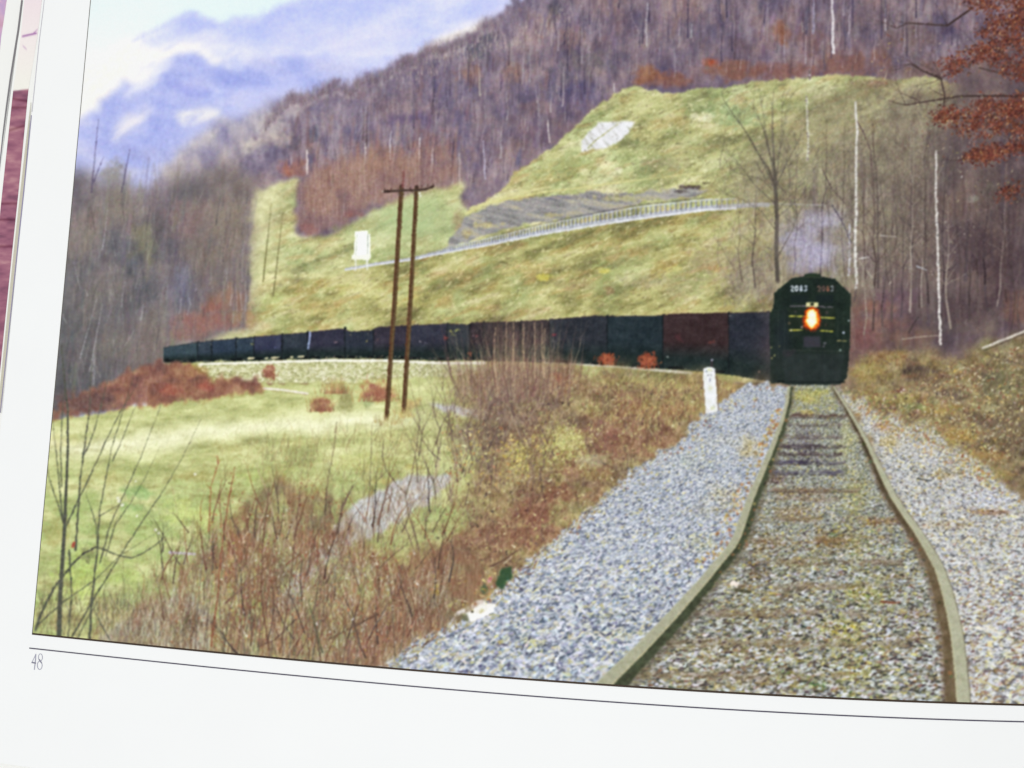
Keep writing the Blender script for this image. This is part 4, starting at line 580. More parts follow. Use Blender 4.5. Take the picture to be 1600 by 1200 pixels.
poly([(1222, 552), (1318, 554), (1312, 598), (1226, 598)], lambda X, Y: np.array((52, 60, 60), np.float32) + (fbm(X, Y, 9, 9, 2, 4) - .5)[..., None] * 22 + (np.abs(((X - 1222) % 12) - 6) < .8)[..., None] * 6, T_pil, op=.7, blur=.9)
poly([(1256, 526), (1281, 526), (1283, 543), (1256, 543)], (70, 68, 78), thing('coupler_pocket', None, T_loco), op=.85, blur=1.1)
splat([1228, 1234, 1240], [552, 553, 549], [6, 5, 4], [(64, 60, 66)] * 3, .4)
line([(1234, 478.5), (1262, 478), (1268, 478), (1301, 480)], 2.2, 2, (128, 116, 128), .8, T_rail_l, 8)
for k, (a, b) in enumerate([((1233, 494), (1257, 494.5)), ((1281, 496), (1304, 497)), ((1233, 516), (1254, 515.5)), ((1282, 516.5), (1301, 518))]):
    i = thing('nose_stripe', None, T_loco); line([a, b], 2.4, 2.4, (176, 172, 76), .85, i, 14)
T_nb = [thing('number_board', 'white number board reading 2083 on the left of the locomotive cab', T_loco), thing('number_board', 'dim brown number board on the right of the locomotive cab', T_loco)]
poly([(1233.5, 444.5), (1263, 444.5), (1263, 457), (1233.5, 457)], (40, 50, 50), T_nb[0], op=.9, blur=.5); poly([(1276, 445), (1305, 445), (1305, 457), (1276, 457)], (44, 50, 46), T_nb[1], op=.9, blur=.5)
GL = {'2': [(0, .2), (.5, 0), (1, .25), (.1, 1), (1, 1)], '0': [(.5, 0), (.05, .3), (.05, .7), (.5, 1), (.95, .7), (.95, .3), (.5, 0)], '8': [(.5, .48), (.1, .25), (.5, 0), (.9, .25), (.5, .48), (.05, .76), (.5, 1), (.95, .76), (.5, .48)], '3': [(.05, .1), (.6, 0), (.95, .25), (.5, .48), (.98, .75), (.5, 1), (.05, .88)]}
for k, ch in enumerate('2083'):
    line([(1235.5 + k * 6.9 + 4.6 * u, 446.6 + 8.2 * v) for u, v in GL[ch]], 1.9, 1.9, (214, 220, 226) if k < 2 else (186, 194, 204), .95, T_nb[0])
    line([(1278 + k * 6.7 + 4.4 * u, 447 + 8 * v) for u, v in GL[ch]], 1.7, 1.7, [(150, 120, 110), (146, 112, 104), (150, 104, 84), (186, 192, 200)][k], .75, T_nb[1])
for (x, y, r, c, o) in [(1318, 520, 2, (196, 204, 224), .9), (1326, 501, 1.4, (190, 200, 206), .8), (1313, 547, 2, (150, 170, 160), .8), (1253, 511, 2, (190, 170, 160), .7), (1233, 505, 2, (130, 110, 90), .6), (1289, 536, 2.4, (116, 112, 122), .7), (1287, 541, 2, (110, 104, 116), .6), (1236, 516, 1.6, (220, 214, 170), .8), (1218, 541, 1.4, (110, 110, 80), .7), (1205, 543, 1.6, (140, 140, 96), .7), (1210, 556, 1.8, (160, 156, 110), .7), (1206, 560, 1.6, (150, 144, 100), .7), (1186, 581, 2, (140, 120, 110), .7), (1243, 487, 2, (84, 76, 84), .6), (1292, 488, 2.4, (88, 78, 80), .6), (1290, 507, 2, (92, 74, 70), .5)]: splat([x], [y], [r], [c], [o])
line([(1308, 532.5), (1322, 533)], 2, 2, (150, 144, 100), .8, thing('step_edge', None, T_loco), 8)
T_hl_ = thing('headlight', 'glowing orange headlight, lit white at its centre', T_loco)
w = (slice(460 - OY, 535 - OY), slice(1235 - OX, 1305 - OX)); X, Y = GX[w], GY[w]; d = np.minimum(np.hypot((X - 1269) / 8, (Y - 492) / 8.5), np.hypot((X - 1268.4) / 9, (Y - 502) / 9.5)) + (fbm(X, Y, 3, 3, 2, 1) - .5) * .55
hc = np.stack([np.interp(d, [0, .75, 1, 1.4, 2.2], v) for v in ([255, 255, 255, 214, 70], [255, 246, 150, 62, 40], [240, 190, 40, 22, 34])], -1); m = np.clip((1.85 - d) / .75, 0, 1); lay(m.astype(np.float32), w, hc, T_hl_)

T_pl = thing('number_plate', 'small cream plate above the lit headlight', T_loco); poly([(1260, 472.5), (1278.5, 472), (1278.5, 479), (1260, 479.5)], (216, 212, 160), T_pl, op=.95, blur=.6); poly([(1265.5, 474), (1271.5, 474), (1271.5, 477.5), (1265.5, 477.5)], (40, 44, 36), None, blur=.4)

# --- weedy shoulder and brush between meadow and track ------------------------------------------------------------
T_br = thing('printed_brush', 'tangled brown brush filling the middle of the print between meadow and track', None, 'stuff')
edge = [(590, 1042), (640, 1004), (690, 978), (735, 954), (790, 905), (870, 838), (925, 790), (975, 745), (1030, 705), (1060, 690), (1100, 645), (1140, 616), (1172, 600)]
def br_col(X, Y):
    n = fbm(X, Y, 44, 34, 4, 5); c = pal(n, [(112, 96, 84), (132, 112, 92), (148, 126, 98), (158, 140, 106), (164, 152, 112)], .25, .75)
    r = st(fbm(X, Y, 50, 36, 3, 2), .5, .68)[..., None] * .5; c = c * (1 - r) + np.array((148, 104, 88), np.float32) * r
    g = st(fbm(X, Y, 30, 22, 3, 0), .58, .74)[..., None] * .5; c = c * (1 - g) + np.array((168, 164, 112), np.float32) * g
    p = np.exp(-(((X - 800) / 90) ** 2 + ((Y - 600) / 60) ** 2))[..., None] * .5; c = c * (1 - p) + np.array((128, 110, 104), np.float32) * p
    return c + (fbm(X, Y, 2.4, 6, 2, 3) - .5)[..., None] * 40 + (fbm(X, Y, 10, 8, 3, 1) - .5)[..., None] * np.array((74, 74, 60), np.float32) + (fbm(X, Y, 4, 4, 2, 2) - .5)[..., None] * 30
poly([(690, 590), (720, 576), (756, 566), (850, 570), (920, 576), (1000, 584), (1080, 584), (1150, 590), (1196, 592)] + [(x + 30, y + 12) for x, y in edge[::-1]] + [(540, 1120), (610, 960), (660, 890), (710, 830), (742, 770), (746, 700), (738, 640)], br_col, T_br, op=.9, rough=18, rs=18, blur=9, s=4, spiky=6)
for (x, y, rx, ry, c, o) in [(1060, 600, 60, 14, (172, 160, 108), .6), (980, 598, 50, 14, (176, 164, 112), .5), (1000, 640, 50, 18, (156, 126, 88), .5), (1060, 640, 40, 14, (150, 110, 80), .6), (930, 640, 40, 20, (148, 136, 96), .5), (890, 660, 30, 24, (120, 104, 92), .5), (880, 690, 34, 24, (176, 170, 110), .75), (860, 720, 40, 18, (160, 152, 100), .6), (950, 700, 30, 20, (140, 100, 86), .6), (960, 680, 20, 12, (144, 92, 82), .5), (930, 740, 40, 16, (150, 126, 86), .5), (880, 770, 50, 20, (144, 98, 78), .7), (830, 800, 50, 30, (140, 92, 76), .7), (840, 760, 40, 16, (164, 148, 100), .5), (900, 790, 30, 14, (136, 128, 96), .6), (810, 840, 40, 30, (142, 100, 82), .6), (760, 860, 50, 40, (138, 106, 88), .5), (700, 900, 50, 40, (140, 106, 84), .5), (690, 980, 40, 20, (150, 96, 80), .6), (640, 920, 40, 60, (142, 112, 90), .5), (790, 620, 60, 30, (124, 108, 106), .5), (880, 600, 30, 20, (150, 110, 84), .5), (870, 590, 18, 10, (172, 104, 76), .6), (730, 620, 30, 30, (150, 134, 110), .5), (760, 680, 50, 30, (130, 112, 98), .5), (780, 740, 30, 24, (146, 126, 100), .4), (1140, 604, 26, 8, (176, 156, 100), .5), (1120, 628, 30, 8, (166, 142, 90), .5)]: blob(x, y, rx, ry, c, o, None, s=int(x + 3 * y) % 6, rs=9)
T_ob = [thing('printed_orange_bush', 'small orange bush in front of the dark green cars, the left of two'), thing('printed_orange_bush', 'round orange bush in front of the dark green cars, the right of two')]
for i, (cx, cy, rx, ry) in zip(T_ob, [(949, 560, 15, 11), (1012, 563, 17, 14)]):
    blob(cx, cy, rx, ry, (160, 78, 52), .92, i, hard=.55, rs=4); n = 120; strokes(cx + rng.normal(0, rx * .4, n), cy + rng.uniform(-2, ry, n), rng.normal(0, .5, n), rng.uniform(3, 9, n), 0, 1.6, .8, jit([(176, 92, 58), (136, 66, 48), (190, 112, 74)], n, 10), .6, i)
n = 3600; x, y = inside([(690, 600), (760, 570), (1080, 590), (1150, 600), (1090, 645), (1020, 705), (900, 800), (790, 900), (690, 980), (600, 1036), (620, 900), (700, 780)], n)
strokes(x, y, rng.normal(.05, .35, n), rng.uniform(4, 20, n), rng.normal(0, .5, n), 1.4, .6, jit([(100, 82, 74), (180, 162, 122), (150, 108, 88), (124, 98, 84), (196, 184, 140), (112, 92, 92)], n, 10), rng.uniform(.15, .5, n), T_br)
for k in range(150):
    s = []; x, y = inside([(700, 640), (760, 590), (1060, 600), (1090, 640), (1000, 710), (880, 810), (780, 900), (680, 980), (620, 1030), (640, 900), (700, 790)], 1); limb(s, x[0], y[0] + 10, rng.normal(0, .3), rng.uniform(14, 40), rng.uniform(1.1, 2.2), 2, .55); draw_limbs(s, [(92, 74, 70), (120, 88, 76), (180, 162, 130), (104, 88, 84), (150, 112, 92)][k % 5], .38, T_br)
n = 1500; x, y = inside([(700, 640), (760, 590), (1060, 598), (1140, 606), (1090, 645), (1000, 715), (880, 815), (780, 900), (680, 985), (620, 1030), (640, 900), (700, 790)], n); flecks(x, y, rng.uniform(.8, 2.4, n), jit([(206, 198, 150), (188, 180, 124), (84, 72, 66), (150, 100, 82), (176, 172, 122), (220, 214, 180), (96, 84, 80)], n, 10), rng.uniform(.3, .8, n), T_br)
n = 500; x, y = inside([(900, 640), (960, 596), (1090, 596), (1160, 604), (1100, 640), (1000, 690)], n); strokes(x, y, rng.normal(.05, .4, n), rng.uniform(3, 12, n), rng.normal(0, .5, n), 1.5, .7, jit([(206, 194, 140), (186, 178, 124), (160, 156, 104), (146, 124, 92)], n, 10), rng.uniform(.3, .6, n), T_br)
for (x, y, rx, ry, c, o) in [(820, 770, 26, 30, (118, 96, 84), .5), (760, 720, 20, 30, (112, 96, 92), .5), (720, 680, 26, 30, (124, 108, 100), .5), (905, 660, 26, 18, (112, 98, 84), .5), (940, 620, 30, 12, (128, 112, 84), .5), (800, 880, 30, 20, (120, 98, 84), .5), (740, 800, 26, 40, (124, 100, 88), .45), (860, 630, 26, 16, (116, 100, 96), .5)]: blob(x, y, rx, ry, c, o, None, s=int(x) % 6, rs=9)
# the tall brush in front of the train
T_tb = thing('printed_tall_brush', 'tall grey brown brush standing in front of the middle cars of the coal train')
for k in range(46):
    s = []; x = rng.normal(808, 40); limb(s, x, 600 + rng.uniform(-8, 20), rng.normal(0, .08) + (x - 808) * .002, rng.uniform(50, 74), rng.uniform(1.6, 2.8), 2, .35); draw_limbs(s, [(112, 92, 84), (150, 130, 112), (98, 80, 78), (176, 156, 134)][k % 4], .36, T_tb)
n = 700; x = rng.normal(806, 38, n); strokes(x, 590 + rng.uniform(-12, 40, n), rng.normal(0, .1, n) + (x - 806) * .0016, rng.uniform(40, 92, n), rng.normal(0, .15, n), 1.6, .6, jit([(140, 118, 104), (166, 146, 122), (118, 94, 88), (182, 164, 140), (130, 96, 90)], n, 10), rng.uniform(.2, .5, n), T_tb)
for xx in (772, 790, 802, 818, 836, 847, 850): line([(xx + rng.normal(0, 2), 590), (xx, 548), (xx + rng.normal(0, 2), 505 + rng.uniform(-4, 12))], 2.2, 1.6, (188, 166, 138), .55, T_tb, 12)
# vine tangle and bare saplings near the poles
for k in range(130):
    s = []; x = rng.uniform(650, 870); limb(s, x, rng.uniform(640, 790), rng.normal(0, .25), rng.uniform(30, 76), rng.uniform(1.2, 2.8), 2, .55); draw_limbs(s, [(100, 84, 82), (118, 98, 92), (88, 74, 76), (176, 160, 142)][k % 4], .36, T_br)
n = 330; x, y = inside([(690, 670), (760, 660), (830, 680), (920, 680), (915, 730), (820, 760), (700, 760)], n); flecks(x, y, rng.uniform(.9, 2.4, n), jit([(206, 196, 124), (190, 170, 96), (214, 208, 160), (176, 120, 80), (112, 92, 84)], n, 12), .65, T_br)
T_yb = thing('printed_yellow_bush', 'yellow green leafy bush at the edge of the brush in the middle of the print')
n = 420; x = rng.normal(882, 18, n); y = rng.normal(690, 15, n); strokes(x, y, rng.normal(0, .8, n), rng.uniform(2, 6, n), 0, 1.8, 1, jit([(204, 202, 130), (176, 172, 106), (190, 186, 132), (150, 140, 92), (220, 216, 160)], n, 10), .65, T_yb)
n = 150; x = rng.normal(812, 10, n); y = rng.normal(716, 14, n); flecks(x, y, rng.uniform(.8, 2.2, n), jit([(216, 204, 130), (190, 180, 96), (150, 130, 90)], n, 10), .75, T_br)

# --- utility poles -------------------------------------------------------------------------------------------------
for k, (tp, bt, wt, wb, arm, lab) in enumerate([((627.5, 292), (604, 655), 6.6, 7, [(601, 299.5), (616, 298.5), (641, 297)], 'left wooden utility pole with a crossarm in the printed picture'), ((651, 293), (631, 643), 6, 7, [(641, 297.5), (652, 297), (665, 296), (677, 291)], 'right wooden utility pole with a crossarm in the printed picture')]):
    i = thing('printed_utility_pole', lab); ja = thing('crossarm', None, i)
    line([tp, ((tp[0] + bt[0]) / 2 + .6, (tp[1] + bt[1]) / 2), bt], wt, wb, (92, 72, 52), .97, i, 9); line([(tp[0] + 1.6, tp[1] + 6), ((tp[0] + bt[0]) / 2 + 2.2, (tp[1] + bt[1]) / 2), (bt[0] + 1.6, bt[1])], 2, 2.2, (116, 100, 72), .55, i, 9); line([(tp[0] - 2, tp[1] + 10), (bt[0] - 2, bt[1])], 1.4, 1.6, (116, 66, 46), .5, i, 10)
    line(arm, 3.6, 3.2, (76, 62, 56), .95, ja, 8)
    for q in np.linspace(0, 1, 5):
        ax, ay = np.interp(q, [0, 1], [arm[0][0], arm[-1][0]]), np.interp(q, [0, 1], [arm[0][1], arm[-1][1]]); line([(ax, ay - 1), (ax, ay - 4.4)], 2, 1.6, (88, 66, 62), .75, thing('insulator', None, i))
    line([(tp[0] - 7, tp[1] + 6), (tp[0] - 1, tp[1] + 15)], 2, 2, (96, 82, 76), .7, i); splat([tp[0]], [tp[1] - 1], [3], [(70, 54, 50)], [.8], i)
line([(630.5, 268), (629, 292)], 3.4, 4, (138, 88, 86), .6, None, 8)
splat([655.5, 657], [302, 306], [1.8, 1.6], [(226, 232, 226)] * 2, .85); splat([598], [299], [1.4], [(206, 210, 200)], .6)
n = 70; x = rng.normal(606, 9, n); strokes(x, 662 + rng.uniform(-4, 4, n), rng.normal(0, .35, n), rng.uniform(6, 16, n), 0, 1.6, .7, jit([(206, 200, 150), (180, 170, 116), (170, 150, 108)], n, 8), .7, T_mead); n = 60; x = rng.normal(632, 8, n); strokes(x, 650 + rng.uniform(-4, 4, n), rng.normal(0, .35, n), rng.uniform(6, 14, n), 0, 1.6, .7, jit([(196, 180, 130), (180, 160, 110)], n, 8), .7, T_mead)
# bare saplings in front of the meadow, near the poles
for (pts, w, lab) in [([(655, 662), (651, 700), (643, 745), (634, 775), (638, 800), (650, 840), (655, 860)], 2.6, 'forked bare sapling over the gravel lane below the utility poles, its right fork'), ([(599, 690), (598, 715), (604, 735), (620, 757), (634, 772)], 2.4, 'forked bare sapling over the gravel lane below the utility poles, its left fork'), ([(607, 772), (618, 800), (636, 830), (650, 870)], 2.2, 'slanting stem crossing the gravel lane'), ([(641, 790), (622, 820), (610, 850)], 2, 'stem leaning left across the gravel lane'), ([(526, 660), (522, 700), (512, 750), (508, 800), (512, 860)], 2.2, 'upright stem left of the gravel lane'), ([(551, 760), (536, 790), (526, 830), (510, 870)], 4.6, 'thick leaning stem on the left edge of the gravel lane'), ([(581, 665), (580, 710), (578, 760), (572, 820)], 1.8, 'thin upright stem left of the forked sapling')]:
    i = thing('printed_sapling', lab); line(pts, w * .6, w, (112, 98, 88), .7, i, 9)
    s = [];
    for k in range(5): q = rng.integers(0, len(pts) - 1); limb(s, *pts[q], rng.normal(0, .6), rng.uniform(12, 34), 1.2, 1, .5)
    draw_limbs(s, (124, 108, 96), .38, i)
# --- ballast ------------------------------------------------------------------------------------------------------
LR = [(604, 1233, 5), (630, 1229.5, 6), (660, 1221, 7.5), (690, 1210, 9), (715, 1200, 10.5), (745, 1187, 12), (780, 1172, 13.5), (815, 1160, 15), (838, 1152, 16), (856, 1142, 17), (880, 1121, 19), (905, 1101, 20), (935, 1074, 23), (965, 1047, 26), (1000, 1014, 28), (1020, 994, 31), (1045, 968, 33), (1075, 938, 36), (1110, 902, 38)]
RR = [(604, 1303, 4), (620, 1313, 5), (640, 1326, 6), (660, 1338, 7.5), (690, 1355, 9), (715, 1367, 10.5), (745, 1381, 12.5), (775, 1396, 14), (805, 1416, 15.5), (830, 1434, 17), (860, 1453, 19), (890, 1469, 20.5), (920, 1479, 21.5), (955, 1488, 23), (990, 1495, 24), (1030, 1500, 25), (1070, 1504, 26), (1115, 1507, 27)]
LR = [(y, x, w * .86) for y, x, w in LR]; RR = [(y, x, w * .86) for y, x, w in RR]
lry = np.array(LR); rry = np.array(RR)
def gravel(cols, k=1., s=0, wet=0., sq=.62, leaf=.0):
    def f(X, Y):
        d = np.maximum(Y - 545, 22.); sz = np.maximum(d / 42. * k, 2.4); S = 42. / k
        u = (X - 1270) / d * S; v = np.log(d) * S / sq
        u = u + .9 * (vn(u / 1.7, v / 1.7, s) - .5); v = v + .9 * (vn(u / 1.7, v / 1.7, s + 2) - .5); h1, h2, g, oy = cells(X, Y, u, v, s)
        c = pal(h1, cols, 0, 1); sh = .84 + .2 * st(g, 0, .25); q = np.maximum(sz * .5, 1.6); nz = fbm(X / q, Y / q, 1., .72, 2, s) - .5; c = c * sh[..., None] - (oy * 34)[..., None] + (h2 - .5)[..., None] * 22 + (nz * 78)[..., None]
        if leaf:
            q = (h2 > 1 - leaf)[..., None] * .65; c = c * (1 - q) + (np.array((196, 180, 104), np.float32) + (h1 - .5)[..., None] * np.array((70, 90, 60), np.float32)) * q
        return c - wet + (vn(X / 1.3, Y / 1.3, 3) - .5)[..., None] * 22
    return f
T_bl = thing('printed_ballast', 'blue grey crushed stone ballast on the left of the track in the print', None, 'stuff')
stones = [(116, 121, 134), (144, 150, 163), (162, 168, 182), (176, 182, 194), (190, 195, 205), (206, 209, 215), (180, 181, 172)]
lp = [(1236, 600)] + [(x, y) for y, x, _ in LR[1:]]
poly([(1200, 601), (1236, 607)] + lp + [(560, 1130)] + [(x - 0, y) for x, y in edge], gravel(stones, .64, 1, leaf=.03), T_bl, rough=5, rs=9, blur=1.2)
T_bm = thing('printed_ballast', 'leafy brown and grey ballast between the two rails in the print', None, 'stuff')
mid = [(100, 100, 96), (130, 131, 125), (148, 150, 144), (160, 163, 156), (176, 180, 178), (152, 155, 124), (198, 201, 202)]
poly([(1234, 602), (1303, 602)] + [(x, y) for y, x, _ in RR[1:]] + lp[::-1], gravel(mid, .6, 2, wet=4, sq=.5, leaf=.07), T_bm, blur=.8)
T_brr = thing('printed_ballast', 'pale speckled ballast to the right of the track in the print', None, 'stuff')
rs_ = [(112, 112, 114), (150, 151, 155), (174, 176, 180), (188, 190, 193), (202, 203, 202), (216, 216, 214), (180, 174, 146)]
poly([(1303, 603), (1330, 618), (1360, 640), (1400, 652), (1440, 664), (1490, 694), (1530, 722), (1560, 748), (1600, 778), (1760, 860), (1760, 1130), (1507, 1130)] + [(x, y) for y, x, _ in RR[::-1]], gravel(rs_, .62, 3, leaf=.06), T_brr, rough=9, rs=14, blur=3)
n = 1200; x, y = inside([(1306, 606), (1340, 606), (1420, 640), (1500, 690), (1570, 745), (1540, 760), (1460, 700), (1380, 664), (1330, 640)], n); flecks(x, y, rng.uniform(.8, 2.2, n), jit([(186, 172, 116), (164, 156, 100), (206, 196, 150), (150, 116, 84), (120, 112, 84), (140, 146, 96)], n, 10), rng.uniform(.4, .85, n), T_bank)
# worn, mossy and dusty areas of the track bed (dark ties, leaves, weeds)
for (x, y, rx, ry, c, o) in [(1268, 622, 34, 14, (176, 170, 110), .8), (1262, 645, 30, 6, (168, 154, 104), .6), (1270, 612, 40, 8, (160, 160, 96), .5), (1255, 690, 34, 26, (112, 106, 112), .45), (1262, 712, 44, 12, (96, 88, 92), .4), (1322, 690, 22, 36, (176, 174, 128), .4), (1338, 770, 26, 44, (166, 162, 112), .4), (1335, 850, 24, 36, (162, 156, 108), .36), (1330, 1000, 30, 50, (170, 164, 112), .34), (1250, 770, 60, 14, (140, 124, 104), .5), (1210, 745, 26, 16, (110, 92, 84), .5), (1240, 800, 60, 14, (146, 128, 98), .5), (1370, 815, 50, 10, (140, 108, 76), .5), (1300, 845, 50, 26, (132, 112, 76), .5), (1200, 850, 60, 20, (140, 124, 96), .45), (1250, 880, 60, 16, (150, 140, 100), .45), (1350, 930, 40, 22, (180, 170, 84), .5), (1220, 930, 60, 16, (144, 132, 96), .45), (1160, 960, 50, 18, (146, 138, 104), .45), (1310, 980, 40, 16, (178, 168, 90), .5), (1140, 1020, 80, 22, (150, 140, 104), .5), (1240, 1000, 60, 18, (140, 128, 98), .4), (1220, 1060, 60, 18, (132, 118, 88), .5), (1340, 1050, 60, 18, (176, 170, 104), .45), (1420, 1000, 50, 14, (136, 116, 92), .45), (1430, 960, 40, 10, (128, 106, 88), .5), (1400, 900, 40, 8, (150, 134, 100), .5), (1180, 890, 30, 30, (110, 96, 80), .5), (1270, 1070, 30, 8, (96, 130, 80), .6), (1215, 1062, 14, 6, (80, 128, 84), .8), (1230, 1052, 14, 6, (110, 150, 90), .6), (1360, 932, 12, 5, (84, 124, 76), .8), (1300, 836, 10, 6, (90, 112, 78), .7), (1230, 1030, 60, 10, (170, 160, 96), .4), (1300, 900, 40, 14, (170, 172, 178), .4), (1320, 960, 40, 10, (180, 184, 196), .4), (1290, 790, 30, 16, (182, 182, 176), .4), (1350, 870, 40, 14, (190, 190, 184), .35), (1110, 1080, 60, 14, (148, 140, 108), .5), (1060, 1060, 30, 16, (130, 124, 96), .4)]:
    blob(x, y, rx * 1.1, ry * 1.15, c, min(.9, o * 1.5), None, s=int(x + y) % 6, rs=9, hard=0)
for (x, y, rx, ry, c, o) in [(930, 720, 40, 14, (184, 180, 150), .4), (1080, 720, 60, 16, (176, 180, 170), .4), (1130, 780, 40, 30, (176, 166, 132), .4), (1090, 850, 40, 16, (180, 176, 134), .4), (1170, 700, 20, 26, (180, 164, 116), .5), (900, 880, 60, 14, (188, 190, 196), .4), (960, 990, 50, 12, (186, 180, 132), .35), (930, 960, 50, 10, (184, 180, 120), .35), (830, 1005, 20, 12, (196, 192, 116), .5), (1000, 650, 0.1, .1, (0, 0, 0), 0), (1100, 800, 50, 10, (150, 150, 140), .35), (1140, 690, 60, 10, (186, 186, 176), .4), (1480, 740, 40, 10, (170, 150, 100), .4), (1390, 690, 26, 20, (186, 166, 110), .4), (1440, 700, 40, 12, (192, 190, 184), .4), (1540, 780, 60, 14, (192, 194, 204), .5), (1540, 800, 60, 7, (150, 124, 102), .6), (1480, 820, 60, 10, (166, 150, 120), .4), (1380, 668, 24, 10, (160, 116, 84), .45), (1340, 648, 20, 6, (170, 140, 96), .5), (1560, 960, 50, 30, (196, 198, 210), .4), (1530, 1040, 20, 50, (156, 152, 146), .45), (1530, 950, 16, 40, (150, 142, 136), .4)]:
    if o: blob(x, y, rx * 1.1, ry * 1.15, c, min(.9, o * 1.5), None, s=int(x + y) % 6, rs=9, hard=0)
n = 3600; x, y = inside([(1236, 612), (1300, 612), (1390, 780), (1470, 920), (1495, 1100), (960, 1100), (1140, 880), (1215, 700)], n); sc = np.clip((y - 545) / 500, .16, 1); strokes(x, y, rng.normal(1.5, .4, n), rng.uniform(3, 13, n) * sc, 0, 4 * sc, 2.2 * sc, jit([(196, 188, 136), (116, 98, 82), (212, 210, 202), (94, 88, 86), (170, 158, 116), (140, 110, 92), (192, 194, 202), (176, 178, 186), (206, 208, 214), (84, 80, 80)], n, 12), rng.uniform(.15, .55, n))
n = 3200; x, y = inside([(1310, 618), (1400, 655), (1500, 700), (1600, 780), (1640, 1110), (1520, 1110), (1490, 910), (1400, 760)], n); sc = np.clip((y - 545) / 500, .16, 1); strokes(x, y, rng.normal(1.4, .5, n), rng.uniform(3, 12, n) * sc, 0, 4.4 * sc, 2.4 * sc, jit([(208, 202, 166), (126, 108, 96), (226, 226, 222), (104, 100, 100), (190, 178, 136), (150, 116, 98), (200, 204, 214), (186, 190, 200), (216, 218, 222)], n, 12), rng.uniform(.15, .55, n))
n = 5200; x, y = inside([(560, 1115), (700, 985), (880, 845), (1060, 700), (1190, 600), (1228, 604), (1190, 720), (1130, 850), (890, 1115)], n); sc = np.clip((y - 545) / 500, .16, 1); strokes(x, y, rng.normal(1.4, .6, n), rng.uniform(2, 11, n) * sc, 0, 5 * sc, 2.8 * sc, jit([(222, 227, 238), (96, 101, 118), (196, 203, 218), (140, 148, 166), (210, 208, 194), (172, 180, 198), (188, 184, 150), (112, 118, 134)], n, 10), rng.uniform(.2, .6, n))
n = 260; x, y = inside([(1330, 618), (1400, 650), (1560, 748), (1600, 790), (1500, 740), (1360, 660)], n); flecks(x, y, rng.uniform(1, 2.6, n), jit([(196, 160, 96), (166, 108, 76), (206, 190, 130)], n, 12), .55)
n = 170; x, y = along([(1190, 600), (1100, 652), (1060, 694), (975, 752), (870, 845), (790, 912), (735, 960)], n); splat(x + rng.normal(6, 10, n), y + rng.normal(2, 6, n), rng.uniform(1, 2.6, n), jit([(196, 176, 110), (150, 104, 80), (206, 198, 150)], n, 12), .5)
n = 150; t = rng.uniform(0, 1, n); yy = 640 + 240 * t; splat(np.interp(yy, lry[:, 0], lry[:, 1]) - rng.uniform(8, 34, n) * (.5 + t * .6), yy, rng.uniform(1.2, 3, n), jit([(196, 160, 90), (170, 110, 70), (150, 120, 84), (200, 184, 120)], n, 10), .6)

n = 1500; t = rng.uniform(0, 1, n); yy = 612 + 480 * t ** 1.2; xx = np.interp(yy, [600, 700, 800, 900, 1000, 1100], [1270, 1318, 1338, 1342, 1332, 1300]) + rng.normal(0, 1, n) * np.interp(yy, [600, 700, 1100], [22, 12, 44]); flecks(xx, yy, rng.uniform(1, 2.6, n) * np.clip((yy - 560) / 300, .4, 1.3), jit([(174, 170, 112), (154, 152, 98), (186, 182, 134), (136, 130, 92), (112, 122, 80)], n, 10), .6)
n = 500; x, y = inside([(1060, 1090), (1120, 990), (1180, 900), (1230, 950), (1240, 1090)], n); flecks(x, y, rng.uniform(1, 3, n), jit([(150, 134, 96), (120, 104, 80), (176, 164, 116), (136, 120, 92)], n, 10), .5)
n = 260; x, y = inside([(1240, 604), (1298, 604), (1310, 640), (1234, 644)], n); flecks(x, y, rng.uniform(.8, 1.8, n), jit([(176, 170, 100), (150, 150, 90), (190, 180, 120)], n, 10), .7)
n = 1500; x, y = inside([(1236, 650), (1310, 650), (1390, 780), (1470, 920), (1495, 1100), (960, 1100), (1140, 880), (1215, 700)], n); sc = np.clip((y - 545) / 500, .2, 1); strokes(x, y, rng.normal(1.5, .35, n), rng.uniform(2, 9, n) * sc, 0, 4.4 * sc, 2.4 * sc, jit([(70, 68, 66), (224, 226, 230), (84, 80, 78), (206, 210, 218), (190, 196, 206), (96, 90, 84)], n, 8), rng.uniform(.3, .7, n))
